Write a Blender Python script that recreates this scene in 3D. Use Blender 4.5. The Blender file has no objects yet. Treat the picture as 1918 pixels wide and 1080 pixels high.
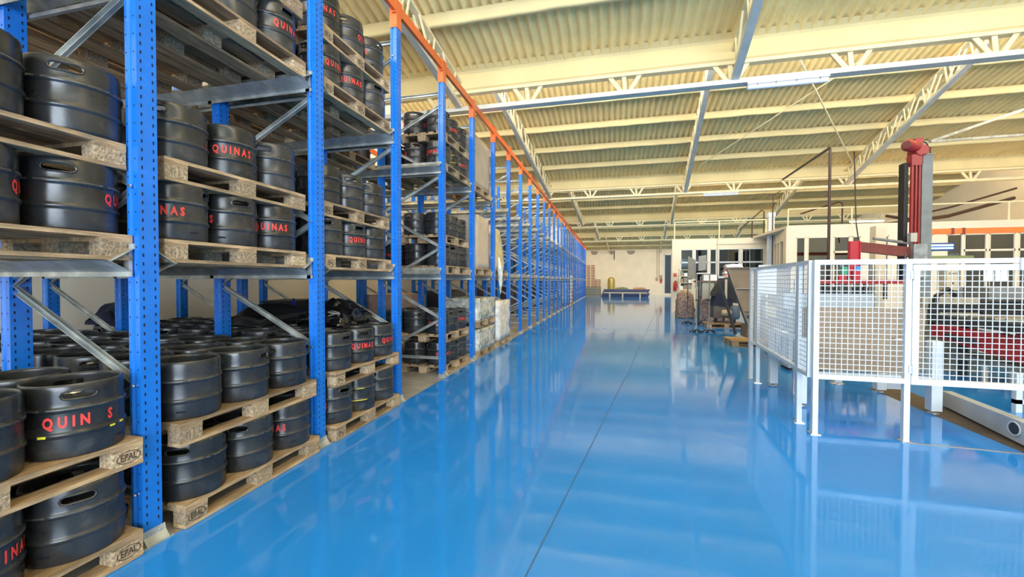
import bpy, bmesh, math, random
from mathutils import Vector, Matrix, noise
random.seed(7)
S = bpy.context.scene
COL = S.collection
R = math.radians

# ------------------------------------------------------------------ camera, light, exposure
cam_d = bpy.data.cameras.new('camera'); cam = bpy.data.objects.new('camera', cam_d); COL.objects.link(cam)
cam_d.sensor_width = 36.0; cam_d.lens = 775 / 1918 * 36.0; cam_d.clip_start = 0.05; cam_d.clip_end = 300
YAW, PIT, ROLL = 0.238, 0.018, 0.0015
cam.location = (0, 0, 1.535)
cam.rotation_mode = 'QUATERNION'
q = Matrix.Rotation(YAW, 3, 'Z') @ Matrix.Rotation(math.pi / 2 - PIT, 3, 'X') @ Matrix.Rotation(ROLL, 3, 'Z')
cam.rotation_quaternion = q.to_quaternion()
S.camera = cam

S.view_settings.view_transform = 'Standard'; S.view_settings.look = 'None'
S.view_settings.gamma = 1.0; S.view_settings.use_curve_mapping = False
S.view_settings.exposure = 0.36

W = bpy.data.worlds.new('world'); S.world = W; W.use_nodes = True
bg = W.node_tree.nodes['Background']; bg.inputs[0].default_value = (0.62, 0.80, 1.0, 1); bg.inputs[1].default_value = 2.0

def area(name, loc, rot, sx, sy, power, color):
    d = bpy.data.lights.new(name, 'AREA'); d.shape = 'RECTANGLE'; d.size = sx; d.size_y = sy
    d.energy = power; d.color = color
    o = bpy.data.objects.new(name, d); COL.objects.link(o); o.location = loc; o.rotation_euler = rot
    return o
GY0, GDY = 8.27, 9.92          # first girder and girder spacing along the hall
# daylight through the open gate behind the camera
area('gate_daylight', (3.2, -8.6, 2.9), (R(106), 0, 0), 9.0, 5.2, 1350, (0.78, 0.89, 1.0))
# daylight through each saw-tooth glazing (pointing down the hall, tilted up to brighten the roof)
for k in range(-1, 4):
    y = GY0 + GDY * k + 0.75
    area('rooflight_daylight', (4.4, y, 7.1), (R(116), 0, 0), 21.5, 1.9, (1050, 1150, 820, 850, 900)[k + 1], (1.0, 0.95, 0.84))

# ------------------------------------------------------------------ materials
MATS = {}
def mat(name, col, rough=0.5, metal=0.0, spec=0.5, var=0.0, vscale=8.0, bump=0.0, bscale=40.0, obj_var=0.0, rvar=0.0, stretch=None, coat=0.0, col2=None, c2s=3.0, c2pos=(0.45, 0.65)):
    m = bpy.data.materials.new(name); m.use_nodes = True; nt = m.node_tree; N, L = nt.nodes, nt.links
    b = N['Principled BSDF']
    b.inputs['Roughness'].default_value = rough; b.inputs['Metallic'].default_value = metal
    b.inputs['Specular IOR Level'].default_value = spec
    if coat: b.inputs['Coat Weight'].default_value = coat; b.inputs['Coat Roughness'].default_value = 0.08
    src = None
    tc = N.new('ShaderNodeTexCoord'); mp = N.new('ShaderNodeMapping'); L.new(tc.outputs['Object'], mp.inputs[0])
    if stretch: mp.inputs['Scale'].default_value = stretch
    rgb = N.new('ShaderNodeRGB'); rgb.outputs[0].default_value = (*col, 1); src = rgb.outputs[0]
    if col2 is not None:
        n = N.new('ShaderNodeTexNoise'); n.inputs['Scale'].default_value = c2s; n.inputs['Detail'].default_value = 5; L.new(mp.outputs[0], n.inputs[0])
        r = N.new('ShaderNodeValToRGB'); r.color_ramp.elements[0].position = c2pos[0]; r.color_ramp.elements[1].position = c2pos[1]
        L.new(n.outputs[0], r.inputs[0])
        mx = N.new('ShaderNodeMix'); mx.data_type = 'RGBA'; L.new(r.outputs[0], mx.inputs[0]); L.new(src, mx.inputs[6]); mx.inputs[7].default_value = (*col2, 1)
        src = mx.outputs[2]
    if var or obj_var:
        h = N.new('ShaderNodeHueSaturation'); L.new(src, h.inputs['Color']); src = h.outputs[0]
        add = None
        if var:
            n = N.new('ShaderNodeTexNoise'); n.inputs['Scale'].default_value = vscale; n.inputs['Detail'].default_value = 4; L.new(mp.outputs[0], n.inputs[0])
            a = N.new('ShaderNodeMapRange'); a.inputs[1].default_value = 0.3; a.inputs[2].default_value = 0.7
            a.inputs[3].default_value = 1 - var; a.inputs[4].default_value = 1 + var; L.new(n.outputs[0], a.inputs[0]); add = a.outputs[0]
        if obj_var:
            oi = N.new('ShaderNodeObjectInfo'); a2 = N.new('ShaderNodeMapRange'); a2.inputs[3].default_value = 1 - obj_var; a2.inputs[4].default_value = 1 + obj_var
            L.new(oi.outputs['Random'], a2.inputs[0])
            if add is None: add = a2.outputs[0]
            else:
                mm = N.new('ShaderNodeMath'); mm.operation = 'MULTIPLY'; L.new(add, mm.inputs[0]); L.new(a2.outputs[0], mm.inputs[1]); add = mm.outputs[0]
        L.new(add, h.inputs['Value'])
    L.new(src, b.inputs['Base Color'])
    if bump:
        n = N.new('ShaderNodeTexNoise'); n.inputs['Scale'].default_value = bscale; n.inputs['Detail'].default_value = 5; L.new(mp.outputs[0], n.inputs[0])
        bp = N.new('ShaderNodeBump'); bp.inputs['Strength'].default_value = bump; bp.inputs['Distance'].default_value = 0.02
        L.new(n.outputs[0], bp.inputs['Height']); L.new(bp.outputs[0], b.inputs['Normal'])
    if rvar:
        n = N.new('ShaderNodeTexNoise'); n.inputs['Scale'].default_value = 5; n.inputs['Detail'].default_value = 6; L.new(mp.outputs[0], n.inputs[0])
        a = N.new('ShaderNodeMapRange'); a.inputs[1].default_value = 0.3; a.inputs[2].default_value = 0.7
        a.inputs[3].default_value = max(0.02, rough - rvar); a.inputs[4].default_value = rough + rvar
        L.new(n.outputs[0], a.inputs[0]); L.new(a.outputs[0], b.inputs['Roughness'])
    MATS[name] = m
    return m
def emat(name, col, strength):
    m = bpy.data.materials.new(name); m.use_nodes = True; b = m.node_tree.nodes['Principled BSDF']
    b.inputs['Base Color'].default_value = (*col, 1); b.inputs['Emission Color'].default_value = (*col, 1); b.inputs['Emission Strength'].default_value = strength
    MATS[name] = m; return m
def glassmat(name, tint, refl):
    m = bpy.data.materials.new(name); m.use_nodes = True; nt = m.node_tree; N, L = nt.nodes, nt.links
    N.remove(N['Principled BSDF']); out = N['Material Output']
    t = N.new('ShaderNodeBsdfTransparent'); t.inputs[0].default_value = (*tint, 1)
    g = N.new('ShaderNodeBsdfGlossy'); g.inputs['Roughness'].default_value = 0.03; g.inputs['Color'].default_value = (0.9, 0.95, 1, 1)
    mx = N.new('ShaderNodeMixShader'); mx.inputs[0].default_value = refl
    L.new(t.outputs[0], mx.inputs[1]); L.new(g.outputs[0], mx.inputs[2]); L.new(mx.outputs[0], out.inputs[0])
    MATS[name] = m; return m

floor_blue = mat('blue_epoxy', (0.022, 0.265, 0.86), 0.075, spec=0.55, var=0.06, vscale=0.9, bump=0.06, bscale=1.5, rvar=0.03)
concrete = mat('bare_concrete', (0.33, 0.32, 0.30), 0.75, var=0.2, vscale=3, bump=0.2, bscale=30)
blue = mat('blue_paint', (0.012, 0.185, 0.72), 0.25, spec=0.5, var=0.10, vscale=4, rvar=0.06)
orange = mat('orange_paint', (0.80, 0.16, 0.035), 0.4, var=0.08, vscale=5)
galv = mat('galvanised_steel', (0.42, 0.45, 0.45), 0.42, metal=0.55, var=0.22, vscale=9, rvar=0.1, col2=(0.62, 0.64, 0.62), c2s=6)
dark = mat('dark_slot', (0.004, 0.006, 0.015), 0.9)
kegm = mat('black_rubber_keg', (0.026, 0.027, 0.029), 0.29, spec=0.6, var=0.35, vscale=7, rvar=0.11, obj_var=0.25, bump=0.05, bscale=18, col2=(0.06, 0.06, 0.06), c2s=9, c2pos=(0.62, 0.75))
kegrim = mat('worn_rubber_rim', (0.075, 0.075, 0.073), 0.42, var=0.6, vscale=14)
redpr = mat('red_print', (0.85, 0.055, 0.045), 0.5, obj_var=0.15)
yelpr = mat('yellow_mark', (0.85, 0.80, 0.05), 0.5)
steel = mat('bright_steel', (0.7, 0.7, 0.68), 0.25, metal=0.9)
chrome = mat('chrome', (0.8, 0.8, 0.8), 0.12, metal=1.0)
wood = mat('pallet_wood', (0.45, 0.31, 0.175), 0.75, var=0.30, vscale=7, stretch=(9, 1, 9), obj_var=0.34, bump=0.4, bscale=25, col2=(0.25, 0.17, 0.10), c2s=2.2, c2pos=(0.42,0.68))
chip = mat('chipboard_block', (0.42, 0.315, 0.20), 0.85, var=0.5, vscale=60, obj_var=0.28, bump=0.5, bscale=80)
stamp = mat('burnt_stamp', (0.07, 0.045, 0.03), 0.8)
foam = mat('sprayed_foam', (0.96, 0.74, 0.34), 0.72, spec=0.25, var=0.09, vscale=1.6, bump=0.75, bscale=11, col2=(0.74, 0.50, 0.20), c2s=0.8, c2pos=(0.60, 0.82))
foam2 = mat('smooth_foam_beam', (0.82, 0.665, 0.34), 0.65, spec=0.25, var=0.07, vscale=1.2, bump=0.35, bscale=7)
cream = mat('cream_painted_steel', (0.86, 0.75, 0.46), 0.5, var=0.08, vscale=5)
greysteel = mat('grey_steel_chord', (0.66, 0.66, 0.60), 0.45, metal=0.2, var=0.1, vscale=4)
wallm = mat('white_plaster', (0.80, 0.76, 0.67), 0.85, var=0.05, vscale=1.1, bump=0.1, bscale=10)
wallw = mat('warm_plaster', (0.90, 0.76, 0.54), 0.8, var=0.05, vscale=0.9)
offw = mat('office_panel', (0.80, 0.71, 0.55), 0.55, var=0.03, vscale=1)
whitem = mat('white_paint', (0.66, 0.73, 0.80), 0.35, var=0.04, vscale=6)
greyw = mat('grey_white_machine', (0.55, 0.60, 0.66), 0.4, var=0.08, vscale=4)
bluegrey = mat('blue_grey_panel', (0.36, 0.43, 0.52), 0.4, var=0.05)
brownb = mat('brown_board', (0.33, 0.25, 0.175), 0.75, var=0.10, vscale=5, bump=0.1)
redm = mat('red_machine_paint', (0.33, 0.022, 0.025), 0.35, var=0.12, vscale=4)
darkred = mat('dark_red_steel', (0.20, 0.045, 0.035), 0.5, var=0.15)
redbright = mat('bright_red', (0.52, 0.03, 0.045), 0.35)
blackm = mat('black_matt', (0.012, 0.012, 0.014), 0.5, var=0.2)
darkgrey = mat('dark_grey_steel', (0.06, 0.065, 0.07), 0.45, metal=0.3, var=0.3, vscale=6)
midgrey = mat('mid_grey_metal', (0.25, 0.25, 0.24), 0.45, metal=0.3, var=0.2)
stainless = mat('worn_stainless', (0.15, 0.115, 0.078), 0.45, metal=0.2, var=0.15, vscale=2, rvar=0.1)
motorblue = mat('motor_blue_grey', (0.10, 0.14, 0.19), 0.4, var=0.2)
plastic = mat('black_plastic_bag', (0.006, 0.006, 0.007), 0.12, spec=0.7)
navy = mat('navy_cloth', (0.012, 0.018, 0.045), 0.9)
bluebr = mat('bright_blue_plastic', (0.01, 0.03, 0.55), 0.3)
film = mat('stretch_film_silver', (0.58, 0.57, 0.50), 0.22, spec=0.8, var=0.35, vscale=14, bump=1.0, bscale=16, col2=(0.24, 0.28, 0.24), c2s=6, c2pos=(0.48, 0.6))
filmw = mat('stretch_film_white', (0.74, 0.72, 0.68), 0.25, spec=0.8, var=0.25, vscale=11, bump=1.0, bscale=14)
carton = mat('wrapped_carton', (0.58, 0.48, 0.36), 0.35, spec=0.6, var=0.10, vscale=6, bump=0.4, bscale=9)
scrap = mat('crushed_can_bale', (0.42, 0.30, 0.22), 0.4, var=0.5, vscale=30, bump=1.0, bscale=28, col2=(0.13, 0.10, 0.14), c2s=22, c2pos=(0.48, 0.55))
spool = mat('copper_brown', (0.30, 0.10, 0.035), 0.45, var=0.3, vscale=9)
gold = mat('gold_tank', (0.50, 0.38, 0.10), 0.35, metal=0.4)
darkblue = mat('dark_blue_beam', (0.03, 0.05, 0.16), 0.45)
crate = mat('grey_crate', (0.26, 0.25, 0.21), 0.7, var=0.1)
palew = mat('pale_timber', (0.66, 0.62, 0.44), 0.6, var=0.1)
cloth = mat('tan_cloth', (0.60, 0.32, 0.15), 0.8)
brownpipe = mat('dark_brown_pipe', (0.045, 0.02, 0.015), 0.5)
mortar = mat('rough_mortar', (0.36, 0.29, 0.21), 0.9, bump=0.5)
redext = mat('extinguisher_red', (0.6, 0.02, 0.02), 0.3)
paperm = mat('paper_white', (0.8, 0.82, 0.85), 0.6)
greenp = mat('green_plastic', (0.05, 0.35, 0.22), 0.4)
lblue = mat('light_blue_plastic', (0.06, 0.32, 0.75), 0.4)
olive = mat('olive_board', (0.22, 0.25, 0.10), 0.7)
windark = glassmat('office_glass', (0.20, 0.24, 0.28), 0.16)
roofglass = glassmat('roof_glass', (0.9, 0.95, 1.0), 0.1)
tube_on = emat('lit_tube_white', (1.0, 0.88, 0.6), 7.0)
tube_cyan = emat('lit_tube_cyan', (0.45, 0.9, 1.0), 3.0)
dayglow = emat('window_and_reflection_glow', (0.85, 0.93, 1.0), 1.6)  # emissive white for the office windows and the added reflection panels

# ------------------------------------------------------------------ mesh helpers
class MB:
    def __init__(s): s.v = []; s.f = []
    def add(s, vs, fs):
        o = len(s.v); s.v += [tuple(v) for v in vs]; s.f += [tuple(i + o for i in f) for f in fs]; return s
    def box(s, x0, x1, y0, y1, z0, z1):
        return s.add([(x0,y0,z0),(x1,y0,z0),(x1,y1,z0),(x0,y1,z0),(x0,y0,z1),(x1,y0,z1),(x1,y1,z1),(x0,y1,z1)],
                     [(3,2,1,0),(4,5,6,7),(0,1,5,4),(1,2,6,5),(2,3,7,6),(3,0,4,7)])
    def bar(s, a, b, w, h=None, up=(0,0,1)):
        """box beam from a to b, w across, h along up"""
        h = h or w; a = Vector(a); b = Vector(b); d = (b - a).normalized(); up = Vector(up)
        if abs(d.dot(up)) > 0.99: up = Vector((0,1,0))
        x = d.cross(up).normalized() * w / 2; z = x.cross(d).normalized() * h / 2
        vs = [p + sx * x + sz * z for p in (a, b) for sx, sz in ((-1,-1),(1,-1),(1,1),(-1,1))]
        return s.add(vs, [(0,1,2,3),(7,6,5,4),(0,4,5,1),(1,5,6,2),(2,6,7,3),(3,7,4,0)])
    def tube(s, pts, r, n=8, cap=True):
        pts = [Vector(p) for p in pts]; rings = []; px = None
        for i, p in enumerate(pts):
            d = (pts[min(i+1, len(pts)-1)] - pts[max(i-1, 0)]).normalized()
            if px is None:
                t = Vector((0,0,1)) if abs(d.z) < 0.9 else Vector((1,0,0)); px = d.cross(t).normalized()
            px = (px - d * px.dot(d)).normalized(); py = d.cross(px)
            rr = r[i] if isinstance(r, (list, tuple)) else r
            rings.append([p + rr * (math.cos(2*math.pi*k/n) * px + math.sin(2*math.pi*k/n) * py) for k in range(n)])
        vs = [v for ring in rings for v in ring]; fs = []
        for i in range(len(pts)-1):
            for k in range(n): fs.append((i*n+k, i*n+(k+1)%n, (i+1)*n+(k+1)%n, (i+1)*n+k))
        if cap: fs += [tuple(range(n))[::-1], tuple((len(pts)-1)*n + k for k in range(n))]
        return s.add(vs, fs)
    def lathe(s, prof, n=32, c=(0,0,0), axis='z'):
        vs = []; fs = []
        for r, z in prof:
            for k in range(n):
                a = 2*math.pi*k/n; p = (r*math.cos(a), r*math.sin(a), z)
                if axis == 'x': p = (z, r*math.cos(a), r*math.sin(a))
                if axis == 'y': p = (r*math.sin(a), z, r*math.cos(a))
                vs.append((p[0]+c[0], p[1]+c[1], p[2]+c[2]))
        for i in range(len(prof)-1):
            for k in range(n): fs.append((i*n+k, i*n+(k+1)%n, (i+1)*n+(k+1)%n, (i+1)*n+k))
        return s.add(vs, fs)
    def prism(s, poly, a, b, axis='z'):
        """poly list of 2D, extruded from a to b. axis z:(x,y) ; x:(y,z) ; y:(x,z)"""
        def P(u, v, t): return {'z': (u,v,t), 'x': (t,u,v), 'y': (u,t,v)}[axis]
        n = len(poly); vs = [P(u,v,a) for u,v in poly] + [P(u,v,b) for u,v in poly]
        fs = [(i,(i+1)%n,n+(i+1)%n,n+i) for i in range(n)] + [tuple(range(n))[::-1], tuple(range(n,2*n))]
        return s.add(vs, fs)
    def mesh(s, name, m, smooth=False):
        me = bpy.data.meshes.new(name); me.from_pydata(s.v, [], s.f); me.update()
        bm = bmesh.new(); bm.from_mesh(me); bmesh.ops.recalc_face_normals(bm, faces=bm.faces); bm.to_mesh(me); bm.free()
        me.materials.append(m)
        if smooth:
            for p in me.polygons: p.use_smooth = True
        return me
def obj(name, me, parent=None, loc=None, rot=None):
    o = bpy.data.objects.new(name, me); COL.objects.link(o)
    if parent: o.parent = parent
    if loc: o.location = loc
    if rot: o.rotation_euler = rot
    return o
def tag(o, label=None, cat=None, group=None, kind=None):
    if label: o['label'] = label
    if cat: o['category'] = cat
    if group: o['group'] = group
    if kind: o['kind'] = kind
    return o
def thing(name, label, cat, loc=(0,0,0), rz=0, group=None):
    o = bpy.data.objects.new(name, None); COL.objects.link(o); o.location = loc; o.rotation_euler = (0,0,rz); o.empty_display_size = 0.1
    return tag(o, label, cat, group)
def single(name, mb, m, label, cat, loc=(0,0,0), rz=0, group=None, smooth=False):
    return tag(obj(name, mb.mesh(name, m, smooth), None, loc, (0,0,rz)), label, cat, group)
def struct(name, mb, m, parent=None, smooth=False, label=None):
    o = obj(name, mb.mesh(name, m, smooth), parent)
    if not parent: o['kind'] = 'structure'
    if label: o['label'] = label
    return o
def edge_smooth(me, ang=35):
    for p in me.polygons: p.use_smooth = True
    bm = bmesh.new(); bm.from_mesh(me)
    for e in bm.edges:
        if len(e.link_faces) == 2 and e.calc_face_angle(0) > R(ang): e.smooth = False
    bm.to_mesh(me); bm.free(); return me
def text_mesh(name, txt, size, m, offset=0.0, xs=1.0, spacing=1.0):
    c = bpy.data.curves.new(name, 'FONT'); c.body = txt; c.size = size; c.align_x = 'CENTER'; c.align_y = 'CENTER'
    c.offset = offset; c.space_character = spacing; c.resolution_u = 2
    o = bpy.data.objects.new(name, c); COL.objects.link(o)
    dg = bpy.context.evaluated_depsgraph_get(); me = bpy.data.meshes.new_from_object(o.evaluated_get(dg))
    bpy.data.objects.remove(o); me.materials.clear(); me.materials.append(m)
    for v in me.vertices: v.co.x *= xs
    return me

# ------------------------------------------------------------------ setting: floor, walls
XW = -7.0                      # left wall
XR = lambda y: 15.0 + 0.075 * y
YB, YF = -9.0, 47.9
RX = -2.61                     # front plane of the racking
def floor_piece(x0, x1, y0, y1, z=0.0): return MB().box(x0, x1, y0, y1, z - 0.25, z)
struct('floor', floor_piece(-2.57, 22, YB, YF + 0.1), floor_blue, label='glossy blue epoxy floor of the aisle')
struct('floor', floor_piece(XW - 0.2, -2.57, YB, YF + 0.1, -0.002), concrete, label='bare grey concrete floor under the racking')
jt = MB()
jp = [(-0.55,1.2),(-0.43,2.08),(-0.28,3.18),(0.1,6.01),(0.25,7.08),(0.67,10.46),(1.84,19.69),(2.9,30.0),(4.4,47)]
for a, b in zip(jp[:-1], jp[1:]): jt.bar((a[0],a[1],0.0008), (b[0],b[1],0.0008), 0.007, 0.0018)
struct('trim_1', jt, mat('joint_filler', (0.05, 0.12, 0.25), 0.6), label='thin dark joint line across the blue floor')
tr = MB()
pts = [(2.74,4.69),(3.0,4.675),(3.3,4.66),(3.6,4.63),(4.2,4.60),(5.4,4.55)]
for a, b in zip(pts[:-1], pts[1:]): tr.bar((a[0],a[1],0.001), (b[0],b[1],0.001), 0.022, 0.005)
struct('trim_2', tr, concrete, label='narrow rough concrete groove in the blue floor')
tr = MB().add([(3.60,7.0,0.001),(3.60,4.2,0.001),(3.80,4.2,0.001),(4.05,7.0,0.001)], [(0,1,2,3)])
struct('trim_3', tr, mat('shadowed_bare_strip', (0.11,0.085,0.065), 0.7, var=0.2), label='unpainted floor strip with painted shadow beside the white channel')  # bare floor, its colour darkened to hold the shadow under the channel

struct('wall_left', MB().box(XW - 0.2, XW, YB, YF, 0, 9), wallm)
struct('wall_right', MB().prism([(XR(YB), YB), (XR(YB)+0.25, YB), (XR(YF)+0.25, YF), (XR(YF), YF)], 0, 9), wallw)
# far wall with door opening
wf = MB()
for x0, x1, z0, z1 in ((XW,5.48,0,8.6),(6.25,20,0,8.6),(5.48,6.25,4.42,8.6),(5.48,6.25,0,0.22)): wf.box(x0, x1, YF, YF+0.25, z0, z1)
struct('wall_far', wf, wallw)
wb = MB()
for x0, x1, z0, z1 in ((XW,-1.4,0,9),(7.8,20,0,9),(-1.4,7.8,5.6,9)): wb.box(x0, x1, YB-0.25, YB, z0, z1)
struct('wall_back', wb, wallm)
d = thing('door_1', 'tall dark doorway with white frame in the far wall', 'door'); del d['category']; d['kind'] = 'structure'
obj('door_frame', MB().box(5.46,5.56,YF-0.06,YF+0.1,0.2,4.46).box(6.2,6.28,YF-0.06,YF+0.1,0.2,4.46).box(5.46,6.28,YF-0.06,YF+0.1,4.38,4.46).mesh('door_frame', whitem), d)
obj('door_leaf', MB().box(5.56,6.2,YF+0.12,YF+0.16,0.2,4.4).mesh('door_leaf', darkgrey), d)
# conduits and patches on the far wall
c = MB()
for x in (4.75, 4.95): c.tube([(x,YF-0.03,5.0),(x,YF-0.03,2.0)], 0.03, 6)
c.box(4.6,4.85,YF-0.1,YF,1.6,1.95).box(5.0,5.3,YF-0.1,YF,1.55,2.2)
struct('trim_4', c, mat('wall_conduit',(0.45,0.33,0.22),0.6), label='thin conduits and switch boxes on the far wall')
for i,(x,w) in enumerate(((-2.0,0.45),(-0.1,0.25),(2.0,0.5))):
    m_ = MB().prism([(x-w,4.95),(x+w*0.9,4.93),(x+w*0.7,4.62),(x+w*0.1,4.50),(x-w*0.6,4.55)], YF-0.02, YF, 'y')
    tag(struct('wall_patch', m_, mortar), ['rough mortar patch high on the far wall beside the racking','small mortar patch above the gold tank on the far wall','wide mortar patch high in the middle of the far wall'][i])
single('hanging_cable', MB().tube([(0.18,YF-0.05,4.95),(0.18,YF-0.05,3.95)],0.05,6), brownpipe, 'short dark pipe end hanging at the top of the far wall', 'pipe')

# ------------------------------------------------------------------ saw-tooth roof
ZB, ZT, SL = 5.51, 5.90, 0.23          # gutter beam bottom / top, roof slope
X0R, X1R = XW - 0.1, 19.2
PITCH = 0.177
def roofz(k, y):                        # underside height of shed ending at girder k
    ye = GY0 + GDY * k
    zt = ZT if k < 4 else 5.06
    return zt + (SL if k < 4 else 0.29) * (ye - y)
for k in range(0, 5):
    ye = GY0 + GDY * k; ys = ye - GDY + 0.3
    mb = MB(); nx = int((X1R - X0R) / PITCH) * 6; ny = 14
    vs = []
    for j in range(ny + 1):
        y = ys + (ye + 0.1 - ys) * j / ny
        for i in range(nx + 1):
            x = X0R + (X1R - X0R) * i / nx
            s_ = math.sin(2 * math.pi * x / PITCH)
            z = roofz(k, y) + 0.040 * s_ + 0.03
            z += 0.022 * noise.noise((x * 0.9, y * 1.3, k * 3.1)) + 0.010 * noise.noise((x * 4, y * 3, k))
            vs.append((x, y, z))
    fs = [(j*(nx+1)+i, j*(nx+1)+i+1, (j+1)*(nx+1)+i+1, (j+1)*(nx+1)+i) for j in range(ny) for i in range(nx)]
    mb.add(vs, fs)
    o = struct('ceiling', mb, foam, smooth=True, label='corrugated roof sheets sprayed with yellow foam')
    # roof skin above, keeps daylight out
    mb = MB().add([(X0R,ys-0.3,roofz(k,ys-0.3)+0.25),(X1R,ys-0.3,roofz(k,ys-0.3)+0.25),(X1R,ye+0.4,roofz(k,ye+0.4)+0.25),(X0R,ye+0.4,roofz(k,ye+0.4)+0.25)], [(0,1,2,3)])
    struct('roof_skin', mb, galv)
    # purlins, coated in foam
    y = ye - 1.31; n = 0
    while y > ys + 0.2:
        mb = MB(); vs = []; nseg = 150
        for i in range(nseg + 1):
            x = X0R + (X1R - X0R) * i / nseg
            zt = roofz(k, y) + 0.03
            n1 = noise.noise((x * 1.7, y, 1.0)); n2 = noise.noise((x * 2.3, y, 9.0))
            dz = 0.165 + 0.018 * n1; w = 0.05 + 0.008 * n2
            prof = [(-w-0.085, 0.0), (-w-0.02, -0.045), (-w-0.006, -dz+0.03), (-w+0.015, -dz), (w-0.015, -dz), (w, -dz+0.03), (w+0.02, -0.04), (w+0.07, 0.0)]
            for dy, dzz in prof: vs.append((x, y + dy, zt + dzz))
        fs = []
        for i in range(nseg):
            for q_ in range(7): fs.append((i*8+q_, i*8+q_+1, (i+1)*8+q_+1, (i+1)*8+q_))
        mb.add(vs, fs)
        struct('purlin', mb, foam2, smooth=True, label='foam coated roof purlin running across the hall'); y -= 1.31; n += 1
    # clerestory glazing between this gutter and the next peak
    if k < 4:
        zt_ = roofz(k + 1, ye + 0.3)
        win = thing('window_%d' % (k + 2), 'long sloped roof glazing above the gutter beam', 'window'); del win['category']; win['kind'] = 'structure'
        fr = MB().box(X0R, X1R, ye+0.26, ye+0.34, ZT+0.02, ZT+0.12).box(X0R, X1R, ye+0.26, ye+0.34, zt_-0.1, zt_+0.2)
        x = X0R
        while x < X1R: fr.box(x-0.03, x+0.03, ye+0.26, ye+0.34, ZT+0.12, zt_-0.1); x += 1.2
        obj('window_frame', fr.mesh('window_frame', cream), win)
        obj('pane', MB().box(X0R, X1R, ye+0.295, ye+0.305, ZT+0.12, zt_-0.1).mesh('pane', roofglass), win)
win = thing('window_1', 'roof glazing behind the camera', 'window'); del win['category']; win['kind'] = 'structure'
yy = GY0 - GDY; obj('pane', MB().box(X0R, X1R, yy+0.295, yy+0.305, ZT, roofz(0, yy+0.3)).mesh('pane', roofglass), win)
# roof strip behind the camera
struct('ceiling', MB().box(X0R, X1R, YB-0.3, yy+0.3, ZT+0.05, ZT+0.2), foam, label='flat foam ceiling behind the camera')
# gutter beams + lattice girders
VX = [-1.68, 0.23, 2.09, 3.97, 5.95]
for k in range(0, 4):
    ye = GY0 + GDY * k; dx = 0.75 * k
    g = MB(); nseg = 120; vs = []
    for i in range(nseg + 1):
        x = X0R + (X1R - X0R) * i / nseg; a = 0.008 * noise.noise((x*1.1, k, 4)); b_ = 0.012 * noise.noise((x*0.7, k, 8))
        for y_, z_ in ((-0.14,ZT+0.06),(-0.03,ZT+b_),(0.0,ZT-0.04+b_),(0.0,ZB+0.05+a),(0.035,ZB+0.02+a),(0.035,ZB+a),(0.20,ZB+a),(0.30,ZT+0.1)): vs.append((x, ye+y_, z_))
    g.add(vs, [(i*8+j, i*8+(j+1)%8, (i+1)*8+(j+1)%8, (i+1)*8+j) for i in range(nseg) for j in range(8)])
    struct('gutter_beam', g, foam2, smooth=False, label='deep foam coated gutter beam across the hall')
    t = thing('lattice_girder', 'steel lattice girder across the hall, %s from the camera' % ['first','second','third','fourth'][k], 'girder')
    del t['category']; t['kind'] = 'structure'
    obj('bottom_chord', MB().box(X0R, X1R, ye-0.02, ye+0.07, 5.10, 5.185).box(X0R, X1R, ye+0.07, ye+0.16, 5.10, 5.112).mesh('bottom_chord', greysteel if k < 1 else cream), t)
    obj('top_chord', MB().box(X0R, X1R, ye+0.0, ye+0.14, ZB-0.05, ZB+0.01).mesh('top_chord', cream), t)
    xs = [x + dx for x in VX]; xs += [xs[-1] + 1.9 * i for i in range(1, 6)] + [xs[0] - 1.9 * i for i in range(1, 3)]
    for x in xs:
        for off in (-0.30, -0.04, 0.26):
            w = MB().bar((x + off, ye+0.05, ZB-0.03), (x + off*0.25, ye+0.05, 5.17), 0.075, 0.02, (0,1,0)).bar((x + off, ye+0.11, ZB-0.03), (x + off*0.25, ye+0.11, 5.17), 0.015, 0.05, (0,1,0))
            obj('web_member', w.mesh('web_member', cream), t)
# inclined lattice trusses down each shed
SK = 0.075
TX = [(-3.15, 8.28), (2.13, 8.26), (7.6, 8.27)]
def truss(xe, k, label):
    ye = GY0 + GDY * k; ys = ye - GDY + 0.5; zt0 = 5.15
    slo = SL if k < 4 else 0.29; z_e = 5.17 if k < 4 else 4.66
    P = lambda y, dz, ox=0.0: Vector((xe + SK * (y - ye) + ox, y, z_e + slo * (ye - y) + dz))
    t = thing('roof_truss', label, 'truss'); del t['category']; t['kind'] = 'structure'
    obj('bottom_chord', MB().bar(P(ye,0), P(ys,0), 0.13, 0.035).bar(P(ye,0.03,-0.06), P(ys,0.03,-0.06), 0.012, 0.07).bar(P(ye,0.03,0.06), P(ys,0.03,0.06), 0.012, 0.07).mesh('bottom_chord', greysteel if k < 2 else cream), t)
    obj('top_chord', MB().bar(P(ye,0.53), P(ys,0.53), 0.12, 0.05).mesh('top_chord', cream), t)
    n = 11; wa = MB(); wb_ = MB()
    for i in range(n):
        y0 = ys + (ye - ys) * i / n; y1 = ys + (ye - ys) * (i + 0.5) / n; y2 = ys + (ye - ys) * (i + 1) / n
        a = MB(); 
        for ox in (-0.055, 0.055):
            a.bar(P(y0, 0.52, ox), P(y1, 0.02, ox), 0.035, 0.035)
        obj('web_member', a.mesh('web_member', cream), t)
        a = MB()
        for ox in (-0.055, 0.055): a.bar(P(y1, 0.02, ox), P(y1 + 0.12, 0.52, ox), 0.03, 0.03)
        obj('web_member', a.mesh('web_member', cream), t)
    return t
ends = {0: [-3.15, 2.13, 7.7], 1: [-2.68, 2.88, 8.53], 2: [-1.95, 3.64, 9.3], 3: [-1.2, 4.35, 10.0], 4: [-0.4, 5.1, 10.7]}
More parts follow.
